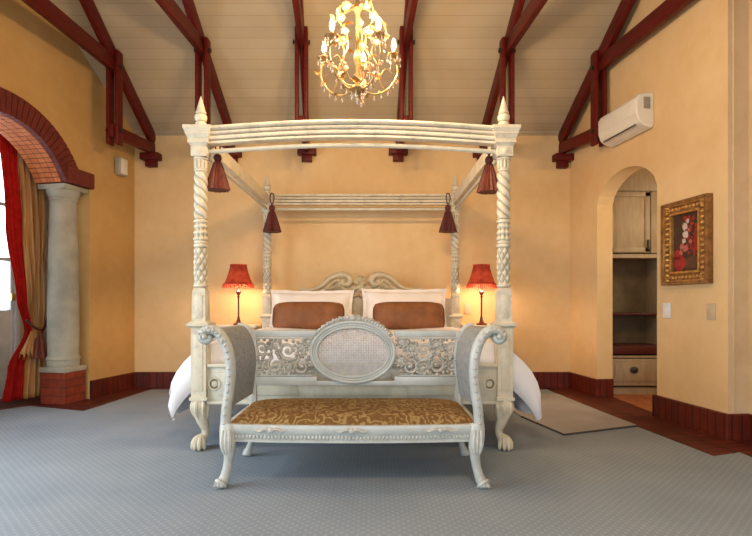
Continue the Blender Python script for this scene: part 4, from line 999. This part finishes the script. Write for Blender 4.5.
MB().lathe([(0.0, 0.0), (0.034, 0.0), (0.034, 0.01), (0.022, 0.02), (0, 0.024)], segs=20, mx=Matrix.Translation((xm - 0.05, cy - 0.02, 0.265)) @ Matrix.Rotation(R(90), 4, 'X'), sx=1.2).build('handle', M['dark'], dr)
for i, x in enumerate((cx0 + 0.27, cx0 + 0.60)):
    pass
wds = w_ / 2 - 0.02
for i, x in enumerate((cx0 + w_ * 0.35, )):
    ww = w_ * 0.66
    dr = MB().box((x, cy - 0.004, 1.80), (ww, 0.02, 0.64), 0.003).build('door', M['cab'], cb)
    b = MB(); 
    for (a_, c_, e_, f_) in ((x, 1.80 + 0.29, ww, 0.05), (x, 1.80 - 0.29, ww, 0.05), (x - ww / 2 + 0.025, 1.80, 0.05, 0.62), (x + ww / 2 - 0.025, 1.80, 0.05, 0.62)): b.box((a_, cy - 0.018, c_), (e_, 0.012, f_), 0.003)
    b.build('door_rail', M['cab'], dr)
    MB().box((x + ww / 2 - 0.025, cy - 0.035, 1.56), (0.018, 0.025, 0.11), 0.004).build('handle', M['dark'], dr)
MB().box((cx1 - w_ * 0.155, cy - 0.004, 1.80), (w_ * 0.29, 0.02, 0.64), 0.003).build('door', M['cab'], cb)
MB().box((xm, cy - 0.004, 2.31), (w_, 0.02, 0.37), 0.003).build('top_panel', M['cab'], cb)

# ------------------------------------------------------------------ curtain
cu = thing('curtain', 'floor length bronze curtain with bright red lining tied back in the arched doorway', 'curtain', lw(0, 0, 0), LRZ)
def cloth(s_lo, s_hi, wd, folds, amp, seed, z0, z1, n=70, nz=50):
    b = MB(); P = []
    for j in range(nz + 1):
        z = z0 + (z1 - z0) * j / nz; row = []
        a_, c_ = s_lo(z), s_hi(z); k_ = min(1.0, (c_ - a_) / 0.25)
        for i in range(n + 1):
            u = i / n; s_ = a_ + (c_ - a_) * u
            row.append((s_ + 0.008 * sin(z * 4 + u * 9), -wd - amp * k_ * (0.6 + 0.4 * sin(z * 1.3 + seed)) * sin(u * folds * 2 * pi + seed + 0.6 * sin(z * 2.2)) - 0.35 * amp * sin(u * folds * 5.1 * pi + z * 3), z))
        P.append(row)
    b.surf(P); return b
def itp(tab):
    def f(z):
        for (z0, v0), (z1, v1) in zip(tab, tab[1:]):
            if z <= z1:
                u = max(0, (z - z0) / (z1 - z0)); u = u * u * (3 - 2 * u); return v0 + (v1 - v0) * u
        return tab[-1][1]
    return f
glo = itp([(0, 0.80), (0.35, 0.79), (0.70, 0.835), (1.0, 0.82), (1.7, 0.80), (2.6, 0.80)]); ghi = itp([(0, 1.04), (0.35, 1.03), (0.70, 0.95), (1.0, 1.0), (1.7, 1.06), (2.6, 1.12)])
rhi = itp([(0, 1.24), (0.35, 1.19), (0.70, 1.02), (1.0, 1.10), (1.7, 1.22), (2.6, 1.28)])
o = cloth(glo, ghi, 0.40, 4, 0.030, 0.4, 0.055, 2.70).build('curtain_cloth', M['curtain_gold'], cu, smooth=70); md = o.modifiers.new('t', 'SOLIDIFY'); md.thickness = 0.004
o = cloth(lambda z: ghi(z) - 0.02, rhi, 0.42, 2, 0.020, 2.0, 0.055, 2.70, 40).build('lining', M['curtain_red'], cu, smooth=70); md = o.modifiers.new('t', 'SOLIDIFY'); md.thickness = 0.002
# flounce above the tie and tie-back cord
b = MB(); b.tube(bez([(1.05, -0.37, 0.80), (0.98, -0.33, 0.72), (0.90, -0.33, 0.70), (0.82, -0.36, 0.80), (0.76, -0.40, 0.90)], 6), 0.012, 8); b.build('tieback', M['tassel'], cu)
b = MB(); b.lathe([(0.008, 0.0), (0.02, -0.02), (0.014, -0.05), (0.03, -0.08), (0.055, -0.22), (0.06, -0.27), (0.02, -0.27)], (0.95, -0.32, 0.70), 40, fn=lambda r, z, a: r * (1 + 0.12 * sin(10 * a))); b.build('tieback_tassel', M['tassel_gold'], cu)
b = MB(); P = []
for j in range(9):
    v = j / 8; row = []
    for i in range(41):
        u = i / 40; hw = 0.06 + 0.10 * v
        row.append((0.985 + (u - 0.5) * 2 * hw, -0.335 - 0.02 * v - 0.018 * v * sin(u * 40) + 0.03 * abs(u - 0.5), 0.70 - 0.24 * v + 0.03 * cos(u * 40) * v))
    P.append(row)
b.surf(P); o = b.build('gathered_flounce', M['curtain_gold'], cu, smooth=70); md = o.modifiers.new('t', 'SOLIDIFY'); md.thickness = 0.003
b = MB(); b.tube([(0.6, -0.42, 2.72), (2.7, -0.42, 2.72)], 0.014, 10); b.ball((0.6, -0.42, 2.72), 0.028); b.ball((2.7, -0.42, 2.72), 0.028); b.box((0.9, -0.6, 2.72), (0.02, 0.48, 0.02)); b.box((2.4, -0.6, 2.72), (0.02, 0.48, 0.02)); ro = b.build('curtain_rod', M['iron'], loc=LO, rz=LRZ)
tag(ro, 'dark curtain rod behind the brick arch', 'curtain rod')
